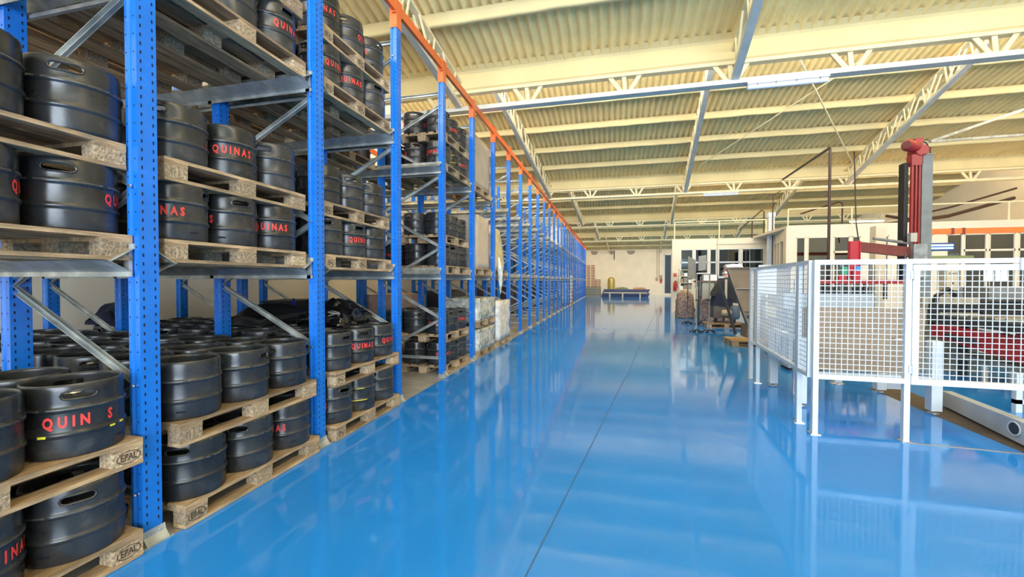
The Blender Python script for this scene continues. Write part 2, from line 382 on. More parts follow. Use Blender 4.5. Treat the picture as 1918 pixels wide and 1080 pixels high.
for k, xs in ends.items():
    for i, x in enumerate(xs):
        truss(x, k, 'inclined lattice roof truss, %s, in the %s roof slope' % (['above the racking edge','over the middle of the aisle','over the machines'][i], ['first','second','third','fourth','fifth'][k]))
# wind bracing rods under second slope
br = thing('wind_brace', 'thin crossed bracing rods under the second roof slope', 'brace'); del br['category']; br['kind'] = 'structure'
def P2(x, y): return (x, y, roofz(1, y) - 0.22)
obj('rod', MB().tube([(4.55,11.9,7.1), (8.6,17.8,5.76)], 0.022, 6).mesh('rod', cream), br)
obj('rod', MB().tube([(6.0,12.2,7.05), (3.2,17.1,5.94)], 0.018, 6).mesh('rod', cream), br)

# ------------------------------------------------------------------ racking
PY = lambda k: 1.785 + 1.45 * (k - 1)          # near face of upright row k (1 = first in view)
PW = 0.105
DX = [0.0, 1.08, 2.38, 3.46]
RH = 4.70
def post_mesh():
    # omega section, front face towards +X, width PW along Y (0..PW), depth back to -0.085
    o = [(0,0.004),(-0.004,0),(-0.034,0),(-0.040,0.012),(-0.062,0.012),(-0.068,0.0),(-0.085,0.0),(-0.085,0.022),(-0.079,0.022),(-0.079,0.008),
         (-0.074,0.008),(-0.068,0.020),(-0.036,0.020),(-0.030,0.008),(-0.006,0.008)]
    inner = [(x, y) for x, y in o]
    left = o
    right = [(x, PW - y) for x, y in reversed(o)]
    poly = left[:10] + [] 
    # build as open profile with thickness: outer path then inner path
    outer = [(-0.085,0.026),(-0.085,0),(-0.068,0),(-0.060,0.012),(-0.042,0.012),(-0.034,0),(0,0),(0,PW),(-0.034,PW),(-0.042,PW-0.012),(-0.060,PW-0.012),(-0.068,PW),(-0.085,PW),(-0.085,PW-0.026)]
    t = 0.004
    innr = [(-0.081,0.026),(-0.081,t),(-0.070,t),(-0.062,0.012+t),(-0.040,0.012+t),(-0.032,t),(-t,t),(-t,PW-t),(-0.032,PW-t),(-0.040,PW-0.012-t),(-0.062,PW-0.012-t),(-0.070,PW-t),(-0.081,PW-t),(-0.081,PW-0.026)]
    mb = MB(); n = len(outer); vs = []
    for z in (0.02, RH):
        vs += [(x,y,z) for x,y in outer] + [(x,y,z) for x,y in innr]
    fs = []
    for i in range(n-1):
        fs.append((i, i+1, 2*n+i+1, 2*n+i)); fs.append((n+i+1, n+i, 3*n+i, 3*n+i+1))
        fs.append((2*n+i, 2*n+i+1, 3*n+i+1, 3*n+i)); fs.append((i+1, i, n+i, n+i+1))
    fs.append((0, 2*n, 3*n, n)); fs.append((n-1, 2*n-1, 4*n-1, 3*n-1))
    mb.add(vs, fs); return mb.mesh('upright_post', blue)
ME_POST = post_mesh()
def slots_mesh():
    mb = MB(); z = 0.12; i = 0
    while z < RH - 0.12:
        mb.box(-0.001, 0.0012, 0.018, 0.025, z, z+0.019)
        mb.box(-0.001, 0.0012, PW-0.025, PW-0.018, z+0.006, z+0.025)
        if i % 2 == 0:
            for xx in (-0.020, -0.074): mb.box(xx-0.003, xx+0.003, -0.0012, 0.001, z, z+0.009)
        z += 0.05; i += 1
    return mb.mesh('slot_row', dark)
ME_SLOT = slots_mesh()
def base_mesh():
    mb = MB().box(-0.115, 0.045, -0.045, PW+0.035, 0, 0.008)
    mb.prism([(0.040,0.008),(0.010,0.050),(0.004,0.085),(0.001,0.085),(0.001,0.008)], -0.006, PW+0.012, 'y')
    mb.box(-0.09, 0.0, -0.010, -0.002, 0.008, 0.05)
    for y in (0.018, 0.085): mb.lathe([(0,0.012),(0.008,0.010),(0.008,0)], 6, (0.006, y, 0.062), 'x')
    return mb.mesh('base_plate', galv)
ME_BASE = base_mesh()
ME_SLEEVE = MB().box(-0.09, 0.006, -0.006, PW+0.006, RH-0.03, 5.02).box(-0.05,0.006,-0.03,PW+0.03,RH+0.14,5.02).mesh('top_sleeve', orange)
def bolt_mesh(): return MB().lathe([(0,0.012),(0.009,0.010),(0.011,0.0)], 8, (0,0,0), 'x').mesh('bolt', steel)
ME_BOLT = bolt_mesh()
def brace_mesh(z0, z1, L):
    """channel brace from the front post (x=0) to rear post (x=-L)"""
    a = Vector((-0.045, PW*0.5-0.012, z0)); b = Vector((-L-0.045, PW*0.5-0.012, z1))
    mb = MB().bar(a, b, 0.004, 0.045).bar(a + Vector((0,-0.012,0.021)), b + Vector((0,-0.012,0.021)), 0.026, 0.004).bar(a + Vector((0,-0.012,-0.021)), b + Vector((0,-0.012,-0.021)), 0.026, 0.004)
    return mb.mesh('brace', galv)
LF = DX[1]
BR = [(0.30,0.30),(0.93,0.36),(0.93,1.50),(2.07,1.50),(2.07,2.64),(3.21,2.64),(3.21,3.78),(4.32,3.78),(4.50,4.50)]
ME_BR = [brace_mesh(a, b, LF) for a, b in BR]
NF = 29
ORD = ['first','second','third','fourth','fifth','sixth','seventh','eighth','ninth','tenth','eleventh','twelfth','thirteenth','fourteenth','fifteenth','sixteenth','seventeenth','eighteenth','nineteenth','twentieth','twenty-first','twenty-second','twenty-third','twenty-fourth','twenty-fifth','twenty-sixth','twenty-seventh','twenty-eighth','twenty-ninth']
for k in range(1, NF + 1):
    for row in (0, 1):
        f = thing('upright_frame', 'blue perforated upright frame with zigzag braces, %s in the %s run from the camera' % (ORD[k-1], ['aisle side','wall side'][row]), 'rack frame',
                  (RX - DX[2*row], PY(k), 0), 0, 'blue upright frames of the racking, %s row' % ['aisle','wall'][row])
        for d_ in (0, -LF):
            obj('post', ME_POST, f, (d_, 0, 0))
            if k <= 16 and (row == 0 or k <= 8): tag(obj('slot_row', ME_SLOT, f, (d_, 0, 0)), kind='stuff')
            if k <= 12 or row == 0: obj('base_plate', ME_BASE, f, (d_, 0, 0))
            if (row == 0 and d_ == 0) or (row == 1 and d_ != 0): obj('top_sleeve', ME_SLEEVE, f, (d_, 0, 0))
        for m_ in ME_BR: obj('brace', m_, f)
        if k <= 8 and row == 0:
            for z in (0.30, 0.93, 2.07, 3.21, 4.32): obj('bolt', ME_BOLT, f, (-0.051, -0.004, z), (0, 0, -math.pi/2))
# load rails: galvanised shelf section running back along each side of every lane
def rail_mesh(side):
    s = side      # +1: projects towards +Y
    pr = [(0.0,0.10),(0.0,0.075),(0.115,-0.002),(0.128,0.0),(0.022,-0.062),(0.022,-0.088),(0.0,-0.088)]
    outer = [(0.004,0.10),(0.004,0.072),(0.118,0.0),(0.135,0.0),(0.018,-0.060),(0.018,-0.088)]
    innr = [(0.0,0.10),(0.0,0.070),(0.112,-0.004),(0.122,-0.004),(0.014,-0.063),(0.014,-0.088)]
    n = len(outer); vs = []
    xa, xb = 0.0, -3.5
    for x in (xa, xb): vs += [(x, s*u, v) for u, v in outer] + [(x, s*u, v) for u, v in innr]
    fs = []
    for i in range(n-1):
        fs += [(i,i+1,2*n+i+1,2*n+i),(n+i+1,n+i,3*n+i,3*n+i+1),(i+1,i,n+i,n+i+1),(2*n+i,2*n+i+1,3*n+i+1,3*n+i)]
    mb = MB().add(vs, fs)
    for x in (-0.02, -1.12, -2.38, -3.44): mb.box(x-0.04, x, min(0,s*0.018), max(0,s*0.018), -0.088, 0.10)
    return mb.mesh('load_rail', galv)
ME_RAIL = {1: rail_mesh(1), -1: rail_mesh(-1)}
LZ = [0.0, 1.645, 3.325]
for k in range(1, NF + 1):
    for lv in (1, 2):
        for s_ in (1, -1):
            if k == NF and s_ == 1: continue
            y = PY(k) + (PW if s_ == 1 else 0)
            tag(obj('load_rail', ME_RAIL[s_], None, (RX - 0.03, y, LZ[lv])), 'galvanised load rail, %s side of the %s upright, %s level' % (['near','far'][s_==1], ORD[k-1], ['','middle','upper'][lv]), 'load rail', 'galvanised rails of the %s level' % ['','middle','upper'][lv])
# bay 0 far side comes from a frame out of view; top tie beams
ME_TIE = MB().box(-0.045, 0.0, PW*0.5, PW*0.5+1.45, 4.86, 4.98).mesh('tie_beam', orange)
for k in range(0, NF):
    for r_, xo in ((0, 0.0), (1, -3.46-0.04)):
        tag(obj('tie_beam', ME_TIE, None, (RX + xo + 0.003, PY(k), 0)), 'orange tie beam on top of the %s bay, %s edge' % (ORD[k], ['aisle','wall'][r_]), 'beam', 'orange tie beams along the rack top, %s edge' % ['aisle','wall'][r_])

# ------------------------------------------------------------------ pallets
def pm(name, b, m): return MB().box(*b).mesh(name, m)
PL = 1.2; PD = 0.8
# length along Y (0..1.2), depth along X (0..-0.8)
def pallet_parts():
    parts = []
    for i, (x0, w) in enumerate(((0,0.145),(-0.185,0.10),(-0.3275,0.145),(-0.515,0.10),(-0.655,0.145))):
        parts.append(('top_board', (x0-w, x0, 0, PL, 0.122, 0.144), wood))
    for y0, w in ((0,0.145),(0.5275,0.145),(1.055,0.145)): parts.append(('stringer_board', (-PD, 0, y0, y0+w, 0.100, 0.122), wood))
    for x0, w in ((0,0.10),(-0.3275,0.145),(-0.70,0.10)):
        for y0 in (0, 0.5275, 1.055): parts.append(('block', (x0-w+0.001, x0-0.001, y0+0.001, y0+0.144, 0.022, 0.100), chip))
        parts.append(('bottom_board', (x0-w, x0, 0, PL, 0.0, 0.022), wood))
    return [(n, pm(n, b, m)) for n, b, m in parts]
PARTS = pallet_parts()
def jitter_board(b, m, seed):
    random.seed(seed); x0,x1,y0,y1,z0,z1 = b
    ME = MB(); n = 6; vs = []
    for i in range(n+1):
        y = y0 + (y1-y0)*i/n; a, c_, z_ = (random.uniform(-0.002,0.002) for _ in range(3))
        vs += [(x0+a,y,z0+abs(z_)*0.3),(x1+c_,y,z0),(x1+c_,y,z1-abs(z_)),(x0+a,y,z1)]
    fs = [(i*4+j, i*4+(j+1)%4, (i+1)*4+(j+1)%4, (i+1)*4+j) for i in range(n) for j in range(4)] + [(3,2,1,0),(n*4,n*4+1,n*4+2,n*4+3)]
    return ME.add(vs, fs)
EP = text_mesh('stamp_text', 'EPAL', 0.052, stamp, 0.0008, 0.72)
def stamp_mesh():
    me = EP.copy(); bm = bmesh.new(); bm.from_mesh(me)
    # oval ring
    n = 28; vi = []; vo = []
    for i in range(n):
        a = 2*math.pi*i/n
        vi.append(bm.verts.new((0.054*math.cos(a), 0.030*math.sin(a), 0))); vo.append(bm.verts.new((0.058*math.cos(a), 0.034*math.sin(a), 0)))
    for i in range(n): bm.faces.new((vi[i], vi[(i+1)%n], vo[(i+1)%n], vo[i]))
    # to face +X : (u,v) -> (0, u, v)
    for v in bm.verts: v.co = Vector((0.0015, v.co.x, v.co.y))
    bm.to_mesh(me); bm.free(); return me
ME_STAMP = stamp_mesh()
def pallet(loc, label, group=None, rz=0, stamps=(), detail=True, front_only=False):
    t = thing('pallet', label, 'pallet', loc, rz, group)
    for n, me in PARTS: obj(n, me, t)
    for y in stamps: obj('stamp', ME_STAMP, t, (0.0, y, 0.060))
    return t

# ------------------------------------------------------------------ kegs
KR, KH = 0.1965, 0.365
NS = 48
def keg_mesh(handle_ang):
    """body: lathe with two real hand holes in the top collar"""
    prof = [(0.150,0.012),(0.172,0.004),(0.186,0.0),(0.193,0.004),(0.1955,0.012),(0.1955,0.100),(0.1965,0.108),(0.2020,0.113),(0.2030,0.120),(0.2025,0.127),(0.1965,0.133),(0.1955,0.138),
            (0.1955,0.225),(0.1965,0.231),(0.2020,0.236),(0.2030,0.243),(0.2025,0.250),(0.1965,0.256),(0.1955,0.261),(0.1950,0.278),(0.1948,0.293),(0.1946,0.330),(0.1940,0.338),(0.1930,0.352),(0.1905,0.361),(0.1860,0.365),
            (0.1810,0.362),(0.1790,0.352),(0.1800,0.338),(0.1805,0.330),(0.1808,0.293),(0.1800,0.280),(0.165,0.270),(0.12,0.282),(0.06,0.290),(0.04,0.292)]
    vs = []; idx = lambda i, k: i*NS + (k % NS)
    for r, z in prof:
        for k in range(NS):
            a = 2*math.pi*(k+0.5)/NS; vs.append([r*math.cos(a), r*math.sin(a), z])
    io0, io1, ii1, ii0 = 20, 21, 29, 30      # outer rows 0.302/0.324, inner rows
    hk = []
    for h in handle_ang:
        k0 = int(round(math.degrees(h) / 360 * NS)) - 3
        hk.append((k0, k0 + 5))
    def in_hole(k): return any(k0 <= kk < k1 for k0, k1 in hk for kk in (k, k + NS, k - NS))
    fs = []
    for i in range(len(prof)-1):
        for k in range(NS):
            if in_hole(k) and (i == io0 or i == ii1): continue
            fs.append((idx(i,k), idx(i,k+1), idx(i+1,k+1), idx(i+1,k)))
    for k0, k1 in hk:
        for k in range(k0, k1):
            fs.append((idx(io0,k), idx(ii0,k), idx(ii0,k+1), idx(io0,k+1)))
            fs.append((idx(io1,k+1), idx(ii1,k+1), idx(ii1,k), idx(io1,k)))
        fs.append((idx(io0,k0), idx(io1,k0), idx(ii1,k0), idx(ii0,k0)))
        fs.append((idx(io0,k1), idx(ii0,k1), idx(ii1,k1), idx(io1,k1)))
    fs.append(tuple(idx(0,k) for k in range(NS))[::-1]); fs.append(tuple(idx(len(prof)-1,k) for k in range(NS)))
    mb = MB().add(vs, fs)
    for k0, k1 in hk:                          # raised bead round the hand hole
        a0 = 2*math.pi*(k0+0.5)/NS; a1 = 2*math.pi*(k1+0.5)/NS; pts = []
        z0, z1 = 0.291, 0.332; rz_ = 0.019; ra = rz_/0.196
        for j in range(9): a = a0 + ra + (a1-a0-2*ra)*j/8; pts.append((a, z0))
        for j in range(1,4): t = j/4*math.pi/1; pts.append((a1-ra+ra*math.sin(t)*1.1, (z0+z1)/2 - (z1-z0)/2*math.cos(t)))
        for j in range(9): a = a1 - ra - (a1-a0-2*ra)*j/8; pts.append((a, z1))
        for j in range(1,4): t = j/4*math.pi; pts.append((a0+ra-ra*math.sin(t)*1.1, (z0+z1)/2 + (z1-z0)/2*math.cos(t)))
        P_ = [(0.1955*math.cos(a), 0.1955*math.sin(a), z) for a, z in pts]; P_.append(P_[0])
        mb.tube(P_, 0.0055, 6, False)
    me = mb.mesh('keg', kegm); me.materials.append(kegrim)
    for p in me.polygons:
        zc = p.center.z; rc = math.hypot(p.center.x, p.center.y)
        if (zc > 0.357 and rc > 0.17) or (rc > 0.2010 and (0.1235 < zc < 0.132 or 0.2465 < zc < 0.255) and p.index % 11 != 3): p.material_index = 1
    return edge_smooth(me, 50)
ME_KEG = {'P': keg_mesh([math.pi/2, 3*math.pi/2]), 'T': keg_mesh([0, math.pi])}     # lettering sits at angle 0 and 180
ME_VALVE = MB().lathe([(0.0,0.316),(0.022,0.316),(0.026,0.312),(0.027,0.300),(0.040,0.296),(0.042,0.288)], 14).mesh('valve', steel, True)
def drain_mesh():
    mb = MB()
    for a0 in (-0.10,):
        for j in range(5):
            a = a0 + j*0.05; b = a + 0.05
            mb.add([(0.1962*math.cos(t), 0.1962*math.sin(t), z) for t, z in ((a,0.048),(b,0.048),(b,0.060),(a,0.060))], [(0,1,2,3)])
    return mb.mesh('drain_slot', dark)
ME_DRAIN = drain_mesh()
def lettering(txt, size, m, name, r=0.1972, zc=0.181, xs=0.66, spacing=1.62, offset=0.0030):
    me = text_mesh(name, txt, size, m, offset, xs, spacing)
    bm = bmesh.new(); bm.from_mesh(me)
    for v in bm.verts:
        a = v.co.x / r; z = v.co.y + zc
        v.co = Vector((r*math.cos(a), r*math.sin(a), z))
    bm.to_mesh(me); bm.free(); return me
ME_QU = lettering('QUINAS', 0.074, redpr, 'lettering')
ME_QU2 = lettering('QUIN  S', 0.074, redpr, 'lettering')
def marks_mesh(angs):
    mb = MB()
    for a0, z0, w, h in angs:
        for j in range(4):
            a = a0 + w*j/4; b = a0 + w*(j+1)/4
            mb.add([(0.2038*math.cos(t), 0.2038*math.sin(t), z) for t, z in ((a,z0),(b,z0+0.002),(b,z0+h),(a,z0+h-0.002))], [(0,1,2,3)])
    return mb.mesh('paint_mark', yelpr)
ME_MARK_A = [marks_mesh([m]) for m in ((-1.45,0.112,0.16,0.014),(-0.12,0.112,0.14,0.012),(0.16,0.116,0.15,0.014))]
ME_MARK_B = [marks_mesh([m]) for m in ((-1.1,0.115,0.8,0.009),(-0.9,0.240,0.45,0.008))]
n_keg = 0
def keg(x, y, z, rz, var, text, label, group, mark=None, child=True):
    global n_keg; n_keg += 1
    o = tag(obj('keg', ME_KEG[var], None, (x, y, z), (0, 0, rz)), label, 'keg', group)
    obj('valve', ME_VALVE, o)
    if child:
        for a in (0.9, 0.9 + math.pi): obj('drain_slot', ME_DRAIN, o, None, (0, 0, a))
        if text:
            for a in (0, math.pi): obj('lettering', ME_QU2 if text == 2 else ME_QU, o, None, (0, 0, a))
    for m_ in (mark or ()): obj('paint_mark', m_, o, None, (0,0,R(40)))
    return o
# spec for the kegs in the front row: (bay, level, tier, i) -> (angle of lettering from the camera-facing side, variant, text, mark)
SPEC = {(0,0,0,2):(95,'P',0,None),(0,0,0,1):(48,'P',1,None),(0,0,1,2):(6,'T',2,ME_MARK_A),(0,0,1,1):(100,'P',0,None),
 (0,1,0,2):(80,'P',1,None),(0,1,0,1):(95,'P',1,None),(0,1,1,2):(84,'P',0,None),(0,1,1,1):(70,'P',0,None),
 (1,0,0,0):(70,'P',0,None),(1,0,0,1):(80,'P',0,None),(1,0,0,2):(-35,'T',1,None),
 (1,0,1,0):(120,'T',0,None),(1,0,1,1):(60,'T',0,None),(1,0,1,2):(150,'T',0,None),
 (1,1,0,0):(-18,'P',1,None),(1,1,0,1):(-62,'P',1,None),(1,1,0,2):(2,'P',1,None),
 (1,1,1,0):(65,'P',0,None),(1,1,1,1):(12,'P',1,None),(1,1,1,2):(75,'P',0,None),
 (1,2,0,0):(110,'P',0,None),(1,2,0,1):(110,'T',0,None),(1,2,0,2):(45,'T',1,None),
 (2,0,0,0):(-50,'P',1,None),(2,0,0,1):(10,'P',0,ME_MARK_B),(2,0,0,2):(70,'P',0,None),
 (2,0,1,0):(50,'T',0,None),(2,0,1,1):(25,'T',1,None),(2,0,1,2):(58,'P',1,None),
 (2,1,0,0):(100,'P',0,None),(2,1,0,1):(42,'T',1,None),(2,1,0,2):(60,'P',0,None),
 (2,1,1,0):(60,'P',0,None),(2,1,1,1):(110,'P',0,None),(2,1,1,2):(75,'P',0,None),
 (2,2,0,0):(52,'P',1,None),(2,2,0,1):(18,'P',1,None),(2,2,0,2):(-48,'P',1,None),
 (2,2,1,0):(10,'T',1,None),(2,2,1,1):(80,'P',1,None),(2,2,1,2):(-34,'P',1,None),
 (4,2,0,1):(20,'P',0,ME_MARK_B),(4,0,0,0):(25,'P',1,None)}
BAYN = ['first','second','third','fourth','fifth']
LVN = ['floor','middle','top']; TRN = ['lower','upper']; IN = ['near','centre','far']
ROWN = ['aisle','second','third','fourth','fifth','sixth','seventh','hindmost']
def stack_bay(b, lv, tier, d, rows, xfront, kegs=(0,1,2)):
    """pallet d positions deep with keg rows"""
    y0 = PY(b) + PW + 0.075 + (0.012 if (b+lv+tier) % 2 else -0.004) + (0.03 if b == 0 else 0) + (0.03 if b == 0 and lv == 1 else 0)
    z0 = LZ[lv] + 0.003 + tier * (0.144 + KH + 0.001)
    x0 = xfront - 0.83 * d + (0.0 if tier == 0 else -0.015)
    st = ()
    if d == 0 and b == 2: st = (0.072, 0.60, 1.128) if lv else (0.072,)
    if d == 0 and b == 1 and lv == 0 and tier == 0: st = (0.072,)
    if d == 0 and b == 1 and lv == 2: st = (0.072,)
    if b == 0 and lv == 0: st = (1.128,)
    pallet((x0, y0, z0), 'wooden pallet, %s of the %s stack, %s level, %s bay, depth position %s' % (TRN[tier], ['aisle side','inner'][d>0], LVN[lv], BAYN[b], ['one','two','three','four'][d]),
           'pallets of kegs, %s level' % LVN[lv], 0, st)
    for r in rows:
        for i in kegs:
            x = x0 - 0.196 - 0.408 * r; y = y0 + 0.6 + (i-1) * 0.408 + (0.055 if (b, lv, tier) == (0, 1, 1) else 0.02 if (b, lv) == (0, 1) else 0)
            if (b, lv, tier) == (0, 1, 1): x += 0.02
            view = math.atan2(-y, -x)
            sp = SPEC.get((b, lv, tier, i)) if (d == 0 and r == 0) else None
            if sp is None:
                rr = random.Random(b*1000+lv*100+tier*50+d*10+r*5+i); sp = (rr.uniform(0,360), rr.choice('PT'), rr.random() < 0.4, None)
            R_ = ROWN[2*d + r]
            look = 'with red lettering' if sp[2] else 'without lettering'
            if sp[3]: look = 'with yellow marks'
            keg(x + random.uniform(-0.003,0.0), y, z0 + 0.144, view + R(sp[0]), sp[1], sp[2],
                'black keg %s, %s in %s row, %s pallet, %s level, %s bay' % (look, IN[i], R_, TRN[tier], LVN[lv], BAYN[b]),
                'black kegs stacked on pallets, %s level' % LVN[lv], sp[3])
random.seed(11)
XF0, XF1 = -2.545, -2.66
for t_ in (0, 1):
    stack_bay(0, 0, t_, 0, (0, 1), XF0, (1, 2)); stack_bay(0, 1, t_, 0, (0, 1), XF1, (1, 2))
stack_bay(0, 2, 0, 0, (), XF1)
for b in (1, 2):
    stack_bay(b, 0, 0, 0, (0, 1), XF0); stack_bay(b, 0, 0, 1, (0,), XF0)
    for d in range(4): stack_bay(b, 0, 1, d, (0, 1), XF0)
    for d in (2, 3): stack_bay(b, 0, 0, d, (), XF0)
    stack_bay(b, 1, 0, 0, (0, 1), XF1); stack_bay(b, 1, 0, 1, (0,), XF1); stack_bay(b, 1, 0, 2, (), XF1)
    stack_bay(b, 1, 1, 0, (0, 1), XF1); stack_bay(b, 1, 1, 1, (0,), XF1)
    stack_bay(b, 2, 0, 0, (0, 1), XF1); stack_bay(b, 2, 0, 1, (0,), XF1); stack_bay(b, 2, 0, 2, (), XF1); stack_bay(b, 2, 0, 3, (), XF1)
    stack_bay(b, 2, 1, 0, (0, 1) if b == 2 else (0,), XF1)
stack_bay(3, 0, 0, 1, (0, 1), -2.95); stack_bay(3, 0, 1, 1, (0, 1), -2.95); stack_bay(3, 0, 1, 2, (0, 1), -2.95); stack_bay(3, 0, 0, 2, (), -2.95)
for lv in (1, 2):
    stack_bay(3, lv, 0, 1, (0, 1), -2.95); stack_bay(3, lv, 1, 1, (0, 1), -2.95); stack_bay(3, lv, 0, 2, (0,), -2.95); 
stack_bay(3, 2, 0, 3, (), -2.95)
for lv in (0, 1, 2):
    stack_bay(4, lv, 0, 0, (0, 1), -2.66); stack_bay(4, lv, 0, 1, (0,) if lv else (), -2.66)
    stack_bay(4, lv, 1, 0, (0, 1), -2.66)
stack_bay(4, 0, 1, 1, (0,), -2.66)

# ------------------------------------------------------------------ wrapped loads
def lumpy(name, m, sx, sy, sz, amp, label, cat, loc, rz=0, sub=7, taper=0.0, sc=3.0, group=None, parent=None, smooth=True, seed=0, rough=0.0):
    bm = bmesh.new(); bmesh.ops.create_cube(bm, size=1.0)
    bmesh.ops.subdivide_edges(bm, edges=bm.edges[:], cuts=sub, use_grid_fill=True)
    for v in bm.verts:
        p = v.co.copy(); u = p.z + 0.5
        n3 = Vector((noise.noise(p*sc + Vector((seed,0,0))), noise.noise(p*sc + Vector((5,seed,1))), noise.noise(p*sc + Vector((2,7,seed)))))
        d = p.normalized(); e = max(abs(p.x), abs(p.y)) * 2
        rnd = 1 - rough * (max(0, u-0.3) ** 2) * (p.x*p.x + p.y*p.y) * 2
        p.x *= (1 - taper*u) * rnd; p.y *= (1 - taper*u) * rnd
        if rough: p.z = -0.5 + (p.z + 0.5) * (1 - rough * 0.9 * (v.co.x**2 + v.co.y**2) * 2)
        v.co = Vector((p.x*sx + n3.x*amp, p.y*sy + n3.y*amp, max(0, (p.z+0.5)*sz + (n3.z*amp if u > 0.05 else 0))))
    me = bpy.data.meshes.new(name); bm.to_mesh(me); bm.free(); me.materials.append(m)
    for p in me.polygons: p.use_smooth = smooth
    o = obj(name, me, parent, loc, (0,0,rz))
    if not parent: tag(o, label, cat, group)
    return o
def Yb(b): return PY(b) + PW + 0.07
GP = 'pallets under wrapped loads'
# bay 5 floor: two stacked silver loads, middle: brown carton, top: grey carton
pallet((XF0-0.02, Yb(5), 0), 'wooden pallet under the lower silver wrapped load on the floor', GP)
lumpy('wrapped_load', film, 0.80, 1.18, 0.425, 0.025, 'lower silver film wrapped load on the floor, sixth bay', 'wrapped load', (XF0-0.42, Yb(5)+0.6, 0.144), sc=4, seed=1)
pallet((XF0-0.02, Yb(5), 0.60), 'wooden pallet between the two stacked silver wrapped loads', GP)
lumpy('wrapped_load', film, 0.80, 1.16, 0.44, 0.035, 'upper silver film wrapped load with greenish lid, sixth bay', 'wrapped load', (XF0-0.42, Yb(5)+0.6, 0.744), sc=4, seed=2)
pallet((XF1, Yb(5), LZ[1]+0.003), 'wooden pallet under the tall brown wrapped carton', GP)
lumpy('wrapped_carton', carton, 0.8, 0.82, 1.10, 0.012, 'tall brown film wrapped carton on the middle level', 'carton', (XF1-0.42, Yb(5)+0.68, LZ[1]+0.147), seed=3)
pallet((XF1, Yb(5), LZ[2]+0.003), 'wooden pallet under the grey carton near the rack top', GP)
lumpy('wrapped_carton', mat('grey_carton', (0.42,0.38,0.32), 0.6, var=0.15, vscale=4, bump=0.3, bscale=9), 0.8, 1.14, 1.0, 0.014, 'tall grey brown carton near the rack top', 'carton', (XF1-0.42, Yb(5)+0.6, LZ[2]+0.147), seed=4)
# bay 6
pallet((XF0-0.02, Yb(6), 0), 'wooden pallet under the tall white wrapped load on the floor', GP)
lumpy('wrapped_load', filmw, 0.80, 1.10, 0.92, 0.03, 'tall white film wrapped stack on the floor, seventh bay', 'wrapped load', (XF0-0.42, Yb(6)+0.6, 0.144), sc=5, seed=5)
pallet((XF1, Yb(6), LZ[1]+0.003), 'wooden pallet under the bulging wrapped sack', GP)
lumpy('wrapped_sack', mat('sack_film', (0.62,0.54,0.30), 0.3, var=0.2, vscale=6, bump=0.8, bscale=10), 0.8, 0.86, 1.12, 0.07, 'bulging yellowish wrapped sack on the middle level, seventh bay', 'sack', (XF1-0.42, Yb(6)+0.58, LZ[1]+0.147), sc=2.5, seed=6, rough=0.35)
single('loose_film', MB().tube([(XF1+0.03, Yb(6)+0.25, 2.1),(XF1+0.06,Yb(6)+0.30,1.8),(XF1+0.05,Yb(6)+0.36,1.5),(XF1+0.05,Yb(6)+0.38,1.22)],[0.03,0.07,0.05,0.006],7), filmw, 'tail of loose white film hanging from the wrapped sack', 'film', smooth=True)
# things deeper inside
pallet((-3.6, Yb(3), LZ[0]+1.02), 'wooden pallet with a cream wrapped load behind the fourth bay kegs', GP) if False else None
def Yc(k): return 1.785+1.45*(k-1)
pallet((XF0-0.02, Yc(18)+0.17, 0), 'wooden pallet under the slim white wrapped column far down the rack', GP)
t = thing('bag_stack', 'tall column of white sacks on a pallet far down the racking', 'sack stack', (XF0-0.42, Yc(18)+0.77, 0.144))
for i in range(8): lumpy('sack', filmw, 0.76, 1.1, 0.235, 0.03, '', '', (0, 0, i*0.225), parent=t, sub=4, seed=20+i, rough=0.25)
lumpy('wrapped_load', filmw, 0.8, 1.1, 1.1, 0.06, 'white wrapped load on the top level far down the racking', 'wrapped load', (XF1-0.42, Yc(15)+0.77, LZ[2]+0.147), sc=3, seed=31, rough=0.3)
pallet((XF1, Yc(15)+0.17, LZ[2]+0.003), 'wooden pallet under the white load on the top level', GP)
lumpy('wrapped_load', mat('pink_carton',(0.5,0.36,0.3),0.6,var=0.2), 0.8, 1.15, 0.6, 0.02, 'pinkish carton load behind the kegs, fifth bay floor level', 'wrapped load', (-4.6, Yb(5)+0.5, 0.65), seed=32)
pallet((-4.2, Yb(5)-0.1, 0.5), 'wooden pallet under the pinkish carton load deep in the rack', GP)
# dark goods deep in the rack at floor level
for i,(b,x) in enumerate(((7,-5.0),(8,-5.2),(10,-5.0),(11,-5.3),(12,-4.9),(14,-5.2),(15,-5.0),(17,-5.1))):
    lumpy('covered_load', mat('dark_load_%d'%i, (0.03+0.02*(i%3),0.03,0.035), 0.5, var=0.3), 0.8, 1.15, 1.25, 0.03, 'dark covered load deep in the %s bay of the racking' % ORD[b], 'covered load', (x, Yc(b)+0.75, 0), seed=40+i)
for i,(b,lv) in enumerate(((8,1),(9,1),(10,2),(11,1),(12,2),(14,1),(16,1))):
    lumpy('covered_load', darkgrey if i%2 else mat('brown_load_%d'%i,(0.10,0.07,0.06),0.6,var=0.3), 0.8, 1.15, 1.15, 0.03, 'brown grey load deep in the %s bay on the %s level' % (ORD[b], LVN[lv]), 'covered load', (-5.2, Yc(b)+0.78, LZ[lv]+0.0), seed=60+i)
